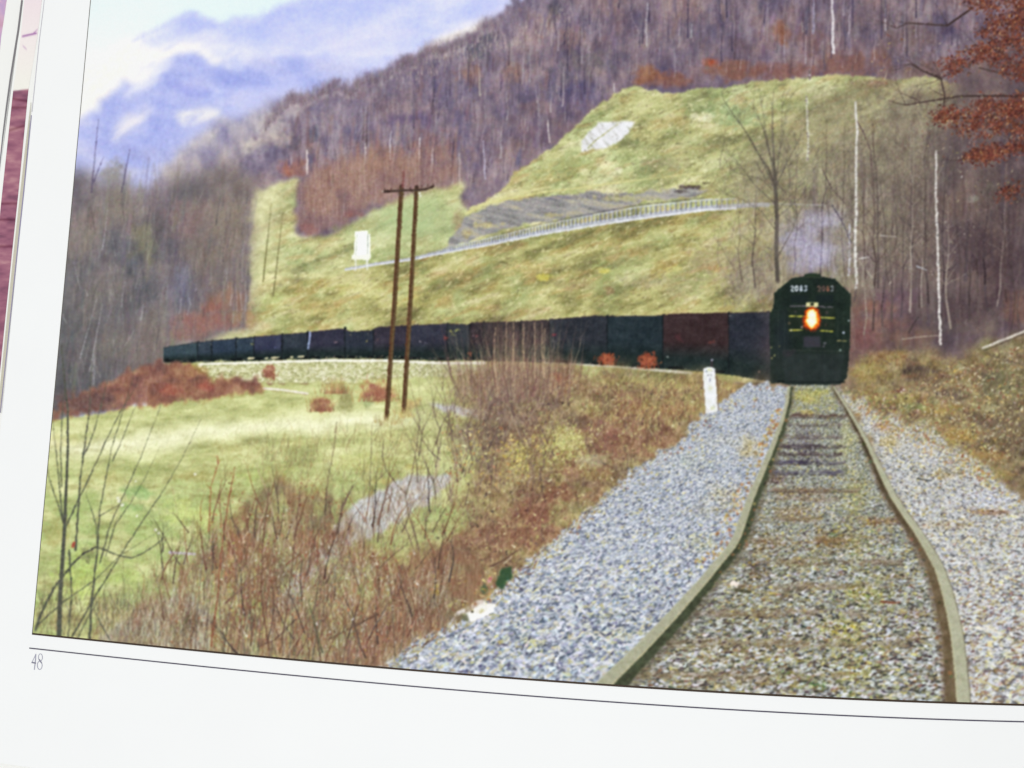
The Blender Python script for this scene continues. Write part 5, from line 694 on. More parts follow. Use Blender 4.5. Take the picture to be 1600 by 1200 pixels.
# ties that show between the rails
tys = [(650, 5), (663, 4), (682, 5), (697, 5), (709, 4), (722, 6), (738, 6), (766, 4), (781, 8), (812, 9), (843, 10), (878, 11), (915, 12), (958, 13), (1005, 14), (1056, 15)]
tw = ['the farthest to show', 'second of those that show', 'third of those that show', 'fourth of those that show', 'fifth, dark beside the left rail', 'sixth, dark beside the left rail', 'seventh, dark beside the left rail', 'thin one with a dark edge', 'ninth from the far end', 'tenth from the far end', 'eleventh from the far end', 'twelfth from the far end', 'fourth from the front', 'third from the front', 'second from the front', 'nearest the picture border']
for k, (y, h) in enumerate(tys):
    i = thing('printed_tie', 'weathered wooden railway tie between the rails, ' + tw[k]); xa = np.interp(y, lry[:, 0], lry[:, 1]) + np.interp(y, [600, 1100], [5, 40]); xb = np.interp(y, rry[:, 0], rry[:, 1]) - np.interp(y, [600, 1100], [5, 30])
    f = [1, .9, .8, .8, .75, .75, .75, .8, .7, 1, .9, .9, .8, 1, .9, .7][k]; xb = xa + (xb - xa) * f; o = [.8, .55, .6, .75, .85, .85, .75, .75, .42, .4, .42, .42, .44, .44, .44, .4][k]
    tcol = lambda X, Y, k=k: np.array([(96, 78, 72), (104, 92, 92), (104, 92, 92), (88, 78, 84), (84, 70, 72), (80, 74, 92), (100, 96, 108), (128, 110, 92), (140, 120, 100), (136, 116, 92), (134, 110, 86), (130, 112, 90), (138, 120, 96), (136, 118, 96), (140, 124, 98), (136, 118, 92)][k], np.float32) + (fbm(X, Y, 26, 1.8, 3, k) - .5)[..., None] * 70 + (fbm(X, Y, 4, 2, 2, 1) - .5)[..., None] * 40
    m, w = mask([(xa, y - h / 2), (xb, y - h / 2 + 1), (xb - 2, y + h / 2 + 1), (xa, y + h / 2)], rough=2.4, rs=5, blur=.9, s=k); m = m * (st(fbm(GX[w], GY[w], 34, 9, 3, k + 1), .36, .56) if k > 7 else (.45 + .55 * st(fbm(GX[w], GY[w], 12, 5, 2, k + 1), .3, .55))); lay(m, w, tcol(GX[w], GY[w]), None, min(1, o * 1.25)); idm[w][m > .3] = i
    if k < 8: line([(xa + 2, y + h / 2 + .6), ((xa + xb) / 2, y + h / 2 + .9), (xb - 8, y + h / 2 + 1)], 1.4, 1, (64, 56, 58), o * .7, None, 16)
n = 700; x, y = inside([(1236, 650), (1310, 650), (1390, 780), (1470, 920), (1495, 1100), (960, 1100), (1140, 880), (1215, 700)], n); sc = np.clip((y - 545) / 500, .2, 1); strokes(x, y, rng.normal(1.5, .35, n), rng.uniform(2, 9, n) * sc, 0, 4.4 * sc, 2.4 * sc, jit([(206, 208, 212), (84, 80, 78), (180, 178, 160), (150, 140, 110)], n, 8), rng.uniform(.25, .6, n))
# --- rails ------------------------------------------------------------------------------------------------------
def railband(R, i, c, lo, hi, op=1., j=0, **k): poly([(x + w * lo, y) for y, x, w in R] + [(x + w * hi, y) for y, x, w in R[::-1]], c, i, op, **k)
T_rl = thing('printed_rail', 'left rail curving away toward the locomotive in the print'); T_rr = thing('printed_rail', 'right rail running down to the picture border in the print')
T_sl = thing('rail_web', None, T_rl); T_sr = thing('rail_web', None, T_rr)
railband(LR, None, (104, 96, 80), .2, 1.9, .55, rough=2.4, rs=7, blur=2.2); railband(LR, T_sl, lambda X, Y: np.array((74, 80, 62), np.float32) + (fbm(X, Y, 7, 7, 3, 1) - .5)[..., None] * np.array((34, 40, 30), np.float32), .2, 1.25, .95, rough=1.4, rs=8, blur=1.2)
top_col = lambda X, Y: np.array((166, 166, 144), np.float32) + (fbm(X + Y, X - Y, 30, 8, 3, 2) - .5)[..., None] * 24 + (fbm(X, Y, 1.5, 1.5, 1, 3) - .5)[..., None] * 16
railband(LR, T_rl, top_col, -.5, .5, blur=.8); line([(x + w * .42, y) for y, x, w in LR], .8, 2, (184, 172, 138), .5); line([(x - w * .45, y) for y, x, w in LR], .8, 2, (186, 188, 172), .45)
railband(RR, None, (112, 92, 78), -1.5, 0, .55, rough=2.4, rs=7, blur=2); railband(RR, T_sr, lambda X, Y: np.array((112, 98, 76), np.float32) * (1 - .3 * st(900 - Y, 0, 200))[..., None] + (fbm(X, Y, 6, 9, 3, 4) - .5)[..., None] * 40, -1.2, -.3, .92, rough=1.2, rs=8, blur=1)
railband(RR, T_rr, lambda X, Y: top_col(X, Y) + 6, -.5, .5, blur=.8); line([(x - w * .42, y) for y, x, w in RR], .8, 2, (190, 186, 150), .5); line([(x + w * .48, y) for y, x, w in RR], 1, 2.4, (112, 104, 92), .5)
for k in range(26):
    yy = rng.uniform(640, 1090); xx = np.interp(yy, rry[:, 0], rry[:, 1]) - np.interp(yy, rry[:, 0], rry[:, 2]) * rng.uniform(.7, 1.6); splat([xx], [yy], [rng.uniform(1, 3.4)], jit([(150, 96, 70), (90, 84, 70), (84, 104, 66)], 1, 10), .6)
    yy = rng.uniform(640, 900); xx = np.interp(yy, lry[:, 0], lry[:, 1]) + np.interp(yy, lry[:, 0], lry[:, 2]) * rng.uniform(.7, 1.6); splat([xx], [yy], [rng.uniform(1, 2.6)], jit([(150, 110, 80), (70, 70, 62), (170, 150, 100)], 1, 10), .6)
# --- milepost -----------------------------------------------------------------------------------------------------
T_mp = thing('printed_milepost', 'white concrete milepost standing left of the track in the print')
poly([(1098, 580), (1100, 576), (1106, 573.6), (1112, 574), (1116, 576), (1117.5, 586), (1118.5, 600), (1120.5, 620), (1121.5, 642), (1111, 645), (1103, 646.5), (1101, 620), (1099, 596)], lambda X, Y: np.array((228, 230, 232), np.float32) + (fbm(X, Y, 7, 9, 3, 1) - .5)[..., None] * np.array((30, 26, 50), np.float32), T_mp, rough=.5, rs=4, blur=.7)
blob(1108, 578, 6, 3, (196, 200, 150), .7, rs=5); blob(1111, 606, 4, 5, (206, 206, 176), .6, rs=5); blob(1112, 639, 6, 5, (206, 210, 170), .7, rs=5)
T_mk = thing('milepost_mark', None, T_mp); splat([1103.5, 1113, 1106.6, 1111.2], [580, 579.6, 586.2, 586], [1.7, 1.2, 1.2, 1.2], [(150, 156, 160), (168, 170, 160), (132, 132, 140), (128, 128, 136)], .9, T_mk); line([(1109.3, 591.5), (1109, 595.8)], 1.7, 1.4, (96, 100, 110), .9, T_mk)
line([(1120, 588), (1122.5, 640)], 2, 2, (104, 82, 70), .5); line([(1112, 562), (1112, 572)], 4, 3, (70, 60, 66), .7); splat([1112.5], [562.5], [1.8], [(170, 176, 196)], .8)
n = 650; x, y = along([(600, 1040), (690, 980), (735, 956), (790, 906), (870, 840), (925, 792), (975, 747), (1060, 690), (1100, 648), (1150, 608)], n); sc = np.clip((y - 540) / 400, .25, 1); x = x + rng.normal(2, 9, n) * sc; strokes(x, y + rng.normal(2, 7, n) * sc, rng.normal(.2, .7, n), rng.uniform(5, 22, n) * sc, rng.normal(0, .7, n), 2.4 * sc, .7, jit([(140, 104, 80), (176, 158, 112), (104, 86, 74), (160, 150, 104), (196, 184, 140)], n, 10), rng.uniform(.3, .75, n), T_br)
# --- litter at the ballast edge ----------------------------------------------------------------------------------------
T_rag = thing('printed_litter', 'crumpled white sheet lying at the edge of the ballast in the print')
poly([(710, 962), (714, 956), (726, 950), (736, 944), (744, 938), (753, 937), (762, 942), (773, 944), (776, 946), (770, 952), (770, 956), (760, 962), (750, 966), (736, 972), (728, 966), (722, 960), (714, 964)], lambda X, Y: np.array((240, 238, 236), np.float32) + (fbm(X, Y, 7, 5, 3, 2) - .5)[..., None] * np.array((36, 38, 60), np.float32), T_rag, rough=1, rs=5, blur=.8)
poly([(716, 963), (722, 958), (730, 960), (734, 970), (726, 971)], (104, 106, 84), None, op=.85, blur=.9); blob(752, 955, 6, 6, (186, 178, 130), .7, rs=4); splat([738], [955.5], [2], [(60, 54, 44)], .9); line([(716, 937), (733, 941)], 2.6, 1.6, (226, 218, 196), .85); splat([752, 750, 755], [932, 930, 931], [1.4, 1.2, 1.2], [(230, 220, 160)] * 3, .8)
T_gb = thing('printed_litter', 'dark green scraps beside the white sheet at the ballast edge in the print'); poly([(779, 900), (785, 887), (799, 886), (801, 902), (792, 910), (783, 922), (774, 914)], (58, 88, 62), T_gb, op=.9, rough=1.6, rs=5, blur=1); poly([(750, 918), (758, 911), (762, 922), (757, 929), (751, 924)], (70, 94, 70), T_gb, op=.85, rough=1, rs=4, blur=1)
n = 60; x, y = inside([(670, 930), (700, 900), (780, 890), (775, 940), (700, 970), (680, 990)], n); flecks(x, y, rng.uniform(1, 3, n), jit([(216, 196, 96), (200, 140, 70), (170, 90, 66), (226, 220, 150)], n, 10), .75)
splat([681, 682, 682, 703, 707, 766, 764], [916, 926, 938, 946, 942, 904, 908], [4, 5, 3, 3, 3, 3, 3], [(226, 200, 100), (232, 190, 60), (224, 200, 80), (226, 220, 140), (230, 224, 160), (196, 110, 110), (206, 150, 150)], .85)
line([(766, 885), (785, 876), (800, 866), (812, 858)], 3, 2, (110, 86, 74), .8); line([(787, 881), (800, 870)], 2, 1.6, (206, 196, 176), .7)
splat([1146, 1150, 1143, 1153], [911, 913, 913, 911], [4, 3.4, 3, 2.6], [(240, 226, 216), (232, 216, 206), (226, 214, 200), (220, 212, 204)], .95); line([(1150, 922), (1172, 925)], 6, 5, (92, 90, 72), .8, None, 10)
line([(1378, 940), (1394, 942), (1406, 941)], 4, 3, (140, 84, 60), .7); line([(1433, 748), (1456, 751)], 2.4, 1.8, (70, 72, 72), .85); splat([1408, 1412], [612, 609], [1.6, 1.4], [(216, 206, 200)] * 2, .8)
line([(1540, 978), (1552, 986), (1566, 990)], 2.4, 3.4, (224, 218, 206), .85); splat([1547], [1007], [4], [(224, 212, 166)], .9); line([(1527, 1062), (1545, 1068), (1560, 1080)], 3, 2.4, (196, 188, 146), .7)

keep_img, keep_id = img.copy(), idm.copy()
# --- foreground thicket -------------------------------------------------------------------------------------------------
T_fg = thing('printed_thicket', 'foreground thicket of bare reddish brown stems along the bottom of the print', None, 'stuff')
def fg_col(X, Y):
    c = pal(fbm(X, Y, 34, 40, 3, 2), [(124, 110, 94), (142, 126, 104), (156, 138, 112), (170, 154, 126)], .25, .75); r = st(fbm(X, Y, 44, 36, 3, 4), .44, .62)[..., None] * .6; c = c * (1 - r) + np.array((146, 102, 82), np.float32) * r - 6
    return c + (fbm(X, Y, 2.2, 12, 2, 1) - .5)[..., None] * 46
m, w = mask([(130, 1100), (180, 980), (280, 890), (330, 850), (350, 800), (400, 780), (440, 740), (500, 770), (545, 780), (560, 830), (600, 870), (660, 860), (720, 830), (760, 900), (740, 985), (680, 1010), (590, 1110)], rough=14, rs=20, blur=8, s=2)
m = m * (.35 + .65 * st(fbm(GX[w], GY[w], 10, 26, 3, 5), .32, .58)) * .92; lay(m, w, fg_col(GX[w], GY[w]), T_fg)
for (x, y, rx, ry, c, o) in [(370, 860, 30, 34, (160, 106, 76), .5), (380, 840, 22, 12, (176, 112, 80), .5), (475, 850, 20, 20, (164, 100, 80), .5), (300, 890, 30, 20, (160, 140, 116), .5), (470, 790, 30, 26, (146, 128, 96), .45), (540, 960, 50, 40, (150, 116, 86), .5), (600, 990, 40, 30, (152, 100, 82), .5), (440, 1010, 40, 16, (152, 112, 84), .5), (620, 900, 30, 26, (154, 118, 92), .4), (570, 1020, 40, 16, (150, 96, 84), .5), (110, 970, 60, 24, (150, 136, 106), .45), (180, 965, 30, 24, (176, 160, 112), .4), (250, 950, 30, 30, (150, 128, 104), .5)]: blob(x, y, rx, ry, c, o, T_fg if o > .45 else None, s=int(x + y) % 6, rs=10)
n = 5200; x = rng.uniform(150, 700, n); base = np.interp(x, [150, 400, 600, 700], [1030, 1065, 1075, 1000]); y = base - rng.uniform(0, 1, n) ** 1.15 * np.interp(x, [190, 300, 450, 560, 690], [90, 210, 260, 190, 110])
strokes(x, y, rng.normal(.05, .2, n), rng.uniform(8, 44, n), rng.normal(0, .4, n), rng.uniform(1.1, 2.2, n), .6, jit([(98, 86, 78), (142, 112, 94), (124, 104, 88), (188, 176, 150), (158, 124, 102), (210, 202, 180), (112, 106, 88), (200, 200, 190)], n, 10), rng.uniform(.12, .45, n), T_fg)
n = 500; x, y = inside([(470, 900), (540, 810), (640, 750), (720, 740), (700, 800), (600, 870), (520, 920)], n); strokes(x, y + 14, rng.normal(.05, .3, n), rng.uniform(8, 34, n), rng.normal(0, .4, n), 1.6, .6, jit([(112, 96, 88), (146, 124, 104), (170, 166, 130), (130, 108, 96), (160, 150, 110)], n, 8), rng.uniform(.2, .55, n), T_fg)
n = 700; x, y = inside([(380, 800), (420, 690), (520, 670), (660, 680), (700, 760), (690, 860), (540, 870), (420, 850)], n); strokes(x, y, rng.normal(.05, .3, n), rng.uniform(10, 46, n), rng.normal(0, .4, n), 1.5, .6, jit([(120, 102, 88), (150, 124, 100), (110, 100, 84), (170, 150, 120)], n, 8), rng.uniform(.12, .4, n), T_fg)
n = 60; x = rng.uniform(250, 620, n); strokes(x, 1075 + 0 * x, rng.normal(.06, .1, n), rng.uniform(110, 300, n), rng.normal(0, .22, n), 3, .8, jit([(98, 86, 78), (116, 98, 86), (134, 104, 88), (108, 104, 90)], n, 8), rng.uniform(.22, .45, n), T_fg)
n = 1500; x, y = inside([(150, 1040), (260, 930), (400, 860), (560, 840), (640, 900), (560, 1060), (300, 1060)], n); strokes(x, y, rng.normal(0, .25, n), rng.uniform(2, 9, n), 0, rng.uniform(1, 2.4, n), .7, jit([(206, 204, 186), (190, 196, 150), (214, 212, 206), (176, 178, 128)], n, 8), rng.uniform(.2, .55, n), None)
for k in range(170):
    s = []; x = rng.uniform(250, 710); limb(s, x, rng.uniform(800, 1050), rng.normal(.04, .3), rng.uniform(30, 80), rng.uniform(1.3, 3), 2, .5); draw_limbs(s, [(84, 70, 66), (136, 90, 70), (72, 64, 64), (178, 160, 136), (112, 78, 66)][k % 5], .5, T_fg)
n = 1300; x, y = inside([(300, 1000), (330, 800), (360, 730), (385, 770), (440, 800), (480, 740), (540, 790), (560, 860), (640, 880), (620, 1020)], n); flecks(x, y, rng.uniform(.7, 2, n), jit([(156, 96, 70), (136, 84, 66), (170, 116, 82), (108, 84, 70)], n, 10), rng.uniform(.35, .8, n), T_fg)
n = 520; x, y = inside([(260, 1030), (300, 880), (380, 790), (540, 800), (700, 860), (690, 960), (600, 1030)], n); flecks(x, y, rng.uniform(.8, 2.2, n), jit([(206, 196, 160), (200, 130, 90), (186, 176, 110), (222, 222, 216), (150, 92, 72)], n, 10), .6, T_fg)
for (pts, w, c) in [([(367, 730), (356, 790), (346, 860), (340, 930), (330, 1010)], 2.6, (150, 92, 68)), ([(340, 712), (341, 725), (330, 760), (326, 830)], 2, (160, 100, 74)), ([(512, 1000), (560, 975), (590, 960)], 2.6, (104, 84, 72)), ([(400, 1012), (430, 1000), (462, 968)], 2.4, (100, 84, 76)), ([(440, 870), (400, 900), (350, 944)], 2, (120, 96, 84)), ([(470, 760), (462, 830), (452, 920), (440, 1010)], 3, (118, 98, 84)), ([(420, 770), (410, 850), (408, 930), (420, 1015)], 3, (116, 88, 74)), ([(482, 940), (492, 980), (504, 1020)], 3, (106, 104, 84)), ([(500, 900), (490, 960), (500, 1025)], 2.6, (104, 96, 80))]:
    line(pts, w * .55, w * 1.1, c, .72, T_fg, 9)
    for q in range(16): t = rng.uniform(0, .8) * (len(pts) - 1); k = int(t); f = t - k; x = pts[k][0] + (pts[k + 1][0] - pts[k][0]) * f; y = pts[k][1] + (pts[k + 1][1] - pts[k][1]) * f; strokes(x, y, rng.normal(0, .5), rng.uniform(4, 12), 0, 1.4, .6, jit(c, 1, 10), .5, T_fg)
n = 500; x = rng.uniform(56, 300, n); strokes(x, np.interp(x, [50, 300], [1000, 1020]) - rng.uniform(0, 70, n), rng.normal(.08, .28, n), rng.uniform(10, 46, n), rng.normal(0, .4, n), 1.5, .6, jit([(110, 104, 84), (150, 138, 104), (130, 104, 88), (190, 190, 150), (96, 92, 84)], n, 10), rng.uniform(.2, .5, n), T_fg)
m, w = mask([(596, 1044), (640, 1008), (690, 980), (735, 957), (790, 908), (870, 842), (975, 750), (1100, 800), (1100, 1110), (540, 1110)], rough=4, rs=8, blur=1.2, s=3); q = m[..., None]; img[w] = img[w] * (1 - q) + keep_img[w] * q; idm[w][m > .5] = keep_id[w][m > .5]
# the tall bare shrub at the left edge
T_ls = thing('printed_bare_shrub', 'tall many stemmed bare shrub in the lower left corner of the print')
G_ = (92, 94, 84)
for pts, w0, w1 in [([(92, 1000), (94, 930), (98, 870), (101, 820), (104, 750), (106, 700), (106, 640), (101, 600), (96, 540)], 7.5, 1.6), ([(100, 820), (88, 780), (76, 745), (72, 720)], 3, 1.2), ([(98, 810), (93, 760), (87, 700), (82, 660)], 3, 1), ([(96, 760), (95, 700), (98, 640), (104, 560)], 2.6, 1), ([(100, 830), (118, 790), (140, 745), (165, 690), (190, 640), (215, 600)], 3, 1), ([(118, 860), (122, 800), (126, 740), (132, 700), (140, 640), (143, 570)], 3.6, 1.4), ([(132, 710), (145, 680), (156, 640), (170, 590)], 2.4, .9), ([(140, 1000), (144, 930), (150, 880), (156, 800), (166, 740), (174, 700), (190, 650), (205, 600)], 4, 1), ([(176, 720), (190, 690), (205, 650), (214, 630)], 2.2, .8), ([(156, 880), (172, 820), (195, 770), (220, 715), (245, 650), (252, 632)], 2.6, .8), ([(165, 870), (180, 820), (205, 785), (230, 740), (250, 697)], 2, .7), ([(110, 1000), (150, 930), (190, 865), (225, 810), (250, 775), (285, 715), (314, 655)], 3, .8), ([(56, 985), (64, 960), (84, 920), (110, 885), (130, 865), (150, 855), (165, 860), (185, 868), (205, 872), (225, 864), (245, 850), (258, 838)], 4.4, 1.6), ([(108, 860), (112, 930), (106, 1000)], 3, 2), ([(60, 975), (100, 940), (150, 905), (185, 870), (240, 835)], 2.4, .9), ([(152, 850), (150, 820), (144, 800), (134, 770)], 2.4, 1), ([(156, 806), (175, 795), (195, 785)], 2.2, .9), ([(172, 1000), (150, 960), (140, 920)], 2, 1), ([(120, 1000), (140, 960), (160, 930)], 2, 1)]:
    line(pts, w0, w1, G_, .72, T_ls, 9)
    s = [];
    for k in range(4): q = rng.integers(1, len(pts)); limb(s, *pts[q], rng.normal(.25, .35), rng.uniform(16, 44), 1.1, 1, .45)
    draw_limbs(s, (112, 108, 92), .34, T_ls)
splat([115, 114, 116], [850, 853, 848], [2.4, 3, 2], [(176, 70, 56)] * 3, .8); blob(138, 868, 22, 14, (100, 96, 80), .5, T_ls, rs=7)
for k in range(22): s = []; limb(s, rng.uniform(56, 200), rng.uniform(940, 1000), rng.normal(.1, .3), rng.uniform(30, 80), 1.8, 2, .5); draw_limbs(s, (104, 98, 84), .32, T_ls)

# the grain, slight slur and softness of a screen-printed picture
qx = (fbm(GX, GY, 2.8, 2.8, 2, 1) - .5) * 1.8; qy = (fbm(GX, GY, 2.8, 2.8, 2, 4) - .5) * 1.8
ix = np.clip(np.rint(GX - OX + qx).astype(int), 0, PW - 1); iy = np.clip(np.rint(GY - OY + qy).astype(int), 0, PH - 1)
img = img[iy, ix]; idm = idm[iy, ix]
gray = img @ np.array((.3, .59, .11), np.float32); img = gray[..., None] + (img - gray[..., None]) * (.98 - .2 * np.clip((img[..., 0] - img[..., 1] - 22) / 30, 0, 1) * (idm != T_hl_) - .12 * np.clip((img[..., 1] - img[..., 2] - 30) / 30, 0, 1) * np.clip((img[..., 1] - img[..., 0] + 12) / 16, 0, 1))[..., None]
g1 = fbm(GX, GY, 3.4, 3.0, 2, 0) - .5; g2 = np.random.default_rng(5).normal(0, 1, img.shape).astype(np.float32)
mid_ = np.clip(1 - np.abs(gray - 140) / 150, .25, 1)[..., None]
img = img + g1[..., None] * 15 * mid_ + soft(g2, .8) * 4.5 * mid_
img = soft(img, .9); img = img + (img - soft(img, 2)) * .25; lum = np.clip(img, 0, 255) / 255.; img = np.clip(255 * (lum + .15 * (lum - .64) * np.sin(np.pi * np.clip(lum, 0, 1))), 0, 255).astype(np.float32)
# ----------------------------------------------------------------------------
# MATERIALS
# ----------------------------------------------------------------------------
def mat(name, color=None, rough=.5, spec=.25, attr=None, noise=0., nscale=900., bump=0.):
    m = bpy.data.materials.new(name); m.use_nodes = True; nt = m.node_tree; b = nt.nodes['Principled BSDF']
    b.inputs['Roughness'].default_value = rough; b.inputs['Specular IOR Level'].default_value = spec
    tc = nt.nodes.new('ShaderNodeTexCoord'); nz = nt.nodes.new('ShaderNodeTexNoise'); nz.inputs['Scale'].default_value = nscale; nz.inputs['Detail'].default_value = 3
    nt.links.new(tc.outputs['Object'], nz.inputs['Vector'])
    mr = nt.nodes.new('ShaderNodeMapRange'); mr.inputs[3].default_value = 1 - noise; mr.inputs[4].default_value = 1 + noise; nt.links.new(nz.outputs['Fac'], mr.inputs[0])
    mx = nt.nodes.new('ShaderNodeVectorMath'); mx.operation = 'SCALE'; nt.links.new(mr.outputs[0], mx.inputs['Scale'])
    if attr:
        a = nt.nodes.new('ShaderNodeAttribute'); a.attribute_name = attr; nt.links.new(a.outputs['Color'], mx.inputs[0])
    else: mx.inputs[0].default_value = color
    nt.links.new(mx.outputs[0], b.inputs['Base Color'])
    if bump:
        bp = nt.nodes.new('ShaderNodeBump'); bp.inputs['Strength'].default_value = bump; bp.inputs['Distance'].default_value = .0002; nt.links.new(nz.outputs['Fac'], bp.inputs['Height']); nt.links.new(bp.outputs[0], b.inputs['Normal'])
    return m
def lin(c): c = np.asarray(c, np.float64) / 255.; return np.where(c <= .04045, c / 12.92, ((c + .055) / 1.055) ** 2.4)
LIGHT = .905
M_ink = mat('halftone_ink', rough=.75, spec=.02, attr='ink', noise=.03, nscale=1500)
M_paper = mat('coated_paper', (.93, .942, .944), .7, .03, noise=.012, nscale=60)
M_under = mat('lower_paper', (.92, .925, .90), .7, .03, noise=.02, nscale=60)
M_edge = mat('paper_edges', (.60, .57, .46), .8, .1, noise=.12, nscale=2500)
M_gap = mat('painted_gap_shade', (.22, .21, .22), .8, .1, noise=.15, nscale=2500)
M_line = mat('black_ink', tuple(lin((78, 74, 92))), .5, .12, noise=.1, nscale=1800)
M_bord = mat('border_ink', tuple(lin((66, 54, 44))), .5, .12, noise=.15, nscale=1500)
M_num = mat('number_ink', tuple(lin((166, 166, 184))), .5, .12, noise=.1, nscale=1800)
M_table = mat('table_top', (.34, .24, .16), .5, .3, noise=.3, nscale=14)

# ----------------------------------------------------------------------------
# THE BOOK
# ----------------------------------------------------------------------------
book = bpy.data.objects.new('book', None); col.objects.link(book)
book['label'] = 'open picture book page with a large printed railway photograph and page number 48'; book['category'] = 'book'
def mesh_obj(name, co, faces, material, parent, label=None, kind=None, ink=None):
    co = np.asarray(co, np.float32); faces = np.asarray(faces, np.int32)
    me = bpy.data.meshes.new(name); k = faces.shape[1]
    me.vertices.add(len(co)); me.vertices.foreach_set('co', co.ravel()); me.loops.add(faces.size); me.loops.foreach_set('vertex_index', faces.ravel())
    me.polygons.add(len(faces)); me.polygons.foreach_set('loop_start', np.arange(0, faces.size, k, dtype=np.int32))
    if ink is not None:
        at = me.color_attributes.new('ink', 'FLOAT_COLOR', 'POINT'); at.data.foreach_set('color', np.concatenate([ink, np.ones((len(ink), 1), np.float32)], 1).astype(np.float32).ravel())
    me.update(calc_edges=True); me.materials.append(material)
    o = bpy.data.objects.new(name, me); col.objects.link(o)
    if parent is not None: o.parent = parent
    if label: o['label'] = label
    if kind: o['kind'] = kind
    return o
def sheet(name, x0, x1, y0, y1, dz, th, material, label=None, nx=240, skew=0.):
    """a leaf of real thickness that follows the arch of the open book"""
    xs = np.linspace(x0, x1, nx); t, b = [], []
    for y, s in ((y0, 0), (y1, skew)):
        for x in xs: t.append((x + s, y, page_height(x + s) + dz)); b.append((x + s, y, page_height(x + s) + dz - th))
    co = t + b; n = nx; N = 2 * n; f = []
    for i in range(n - 1):
        f.append((i, i + 1, n + i + 1, n + i)); f.append((N + i, N + n + i, N + n + i + 1, N + i + 1)); f.append((i, N + i, N + i + 1, i + 1)); f.append((n + i, n + i + 1, N + n + i + 1, N + n + i))
    f.append((0, n, N + n, N)); f.append((n - 1, N + n - 1, N + 2 * n - 1, 2 * n - 1))
    o = mesh_obj(name, co, f, material, book, label); o.data.shade_flat(); return o
def strip(name, pts, wid, dz, material, parent, label=None, sub=6):
    """a flat inked or paper band along a line measured on the photograph (widths in the same units)"""
    p = np.array(pts, float); s = np.concatenate([[0], np.cumsum(np.hypot(*np.diff(p, axis=0).T))]); n = max(3, int(s[-1] / sub)); t = np.linspace(0, s[-1], n)
    x = np.interp(t, s, p[:, 0]); y = np.interp(t, s, p[:, 1]); w = np.interp(t, np.linspace(0, s[-1], len(wid)), wid) / 2
    tx = np.gradient(x); ty = np.gradient(y); L = np.hypot(tx, ty); nx_, ny_ = -ty / L, tx / L
    a = on_page(x + nx_ * w, y + ny_ * w, dz); b = on_page(x - nx_ * w, y - ny_ * w, dz)
    co = np.concatenate([a, b]); f = [(i, i + 1, n + i + 1, n + i) for i in range(n - 1)]
    return mesh_obj(name, co, f, material, parent, label)

PX0, PY0 = -815.5 / M, -447.0 / M                         # lower left corner of the printed picture
PX1 = float(on_page(1715, 600)[0, 0]); PY1 = float(on_page(800, -70)[0, 1])
LX = -921.5 / M; LY = float(on_page(22, 1195.5)[0, 1]); RX = PX1 + .022; TY = PY1 + .035
leaf = sheet('page', LX, RX, LY, TY, -.00006, .00010, M_paper, 'white leaf carrying the printed railway photograph')
# leaves underneath that peep out at the left and at the lower corner
A0 = on_page(36, 0, -.0008)[0]; A1 = on_page(0, 268, -.0008)[0]; sk = (A0[0] - A1[0]) / (A0[1] - A1[1]) * (TY - (LY - .004))
xA = A0[0] - (A0[0] - A1[0]) / (A0[1] - A1[1]) * (A0[1] - (LY - .004))
leafA = sheet('page', xA, RX - .004, LY - .004, TY - .002, -.0008, .0001, M_under, 'white leaf just under the picture page with a strip of pink and red brown picture', skew=sk)
sheet('page', LX - .05, RX - .008, LY - .012, TY - .004, -.0016, .0001, M_under, 'white lower leaf with a mauve picture at the far left edge')
sheet('page_block', LX - .05, RX - .008, LY - .012, TY - .004, -.0019, .012, M_edge, 'thick block of closed leaves under the open page')
xl = [(36, 0), (30, 48), (24, 85), (18, 122), (12, 165), (6, 212), (0, 268)]
strip('page_edge_and_shade', [(x - 1.5, y) for x, y in xl], [3.2, 3.2, 2.6, 1.6], -.00075, M_gap, book, 'dark grey strip painted as the gap shadow beside the lower leaf at the upper left')  # dark strip paints in the shadow of the gap beside the lower leaf
xe = lambda y: np.interp(y, [-40, 0, 68, 300, 450, 600, 645], [73, 69.5, 61, 37.5, 21.5, 6, 1.3])
ye = np.array([160, 180, 220, 300, 400, 500, 600, 645.])
strip('page_edge_and_shade', [(xe(y) - 3.6, y) for y in ye], [.6, 3.6, 5, 5.4, 5, 4.4, 4], -.0004, M_edge, book, 'beige edges of several leaves beside the picture page')
strip('page_edge_and_shade', [(xe(y) - .6, y) for y in ye[1:]], [1.1, 1.6, 1.6, 1.4, 1.2], .00002, mat('violet_edge_shade', (.30, .27, .42), .8, .1, noise=.1), book, 'thin violet strip painted as the shadow along the edge of the picture page')  # violet line paints in the contact shadow along the picture page
strip('page_edge_and_shade', [(xe(y) - .3, y) for y in np.linspace(-40, 175, 9)], [.8, .9, 1, 1], .00002, mat('grey_edge', (.56, .55, .60), .8, .1, noise=.1), book, 'thin grey upper edge of the picture page')
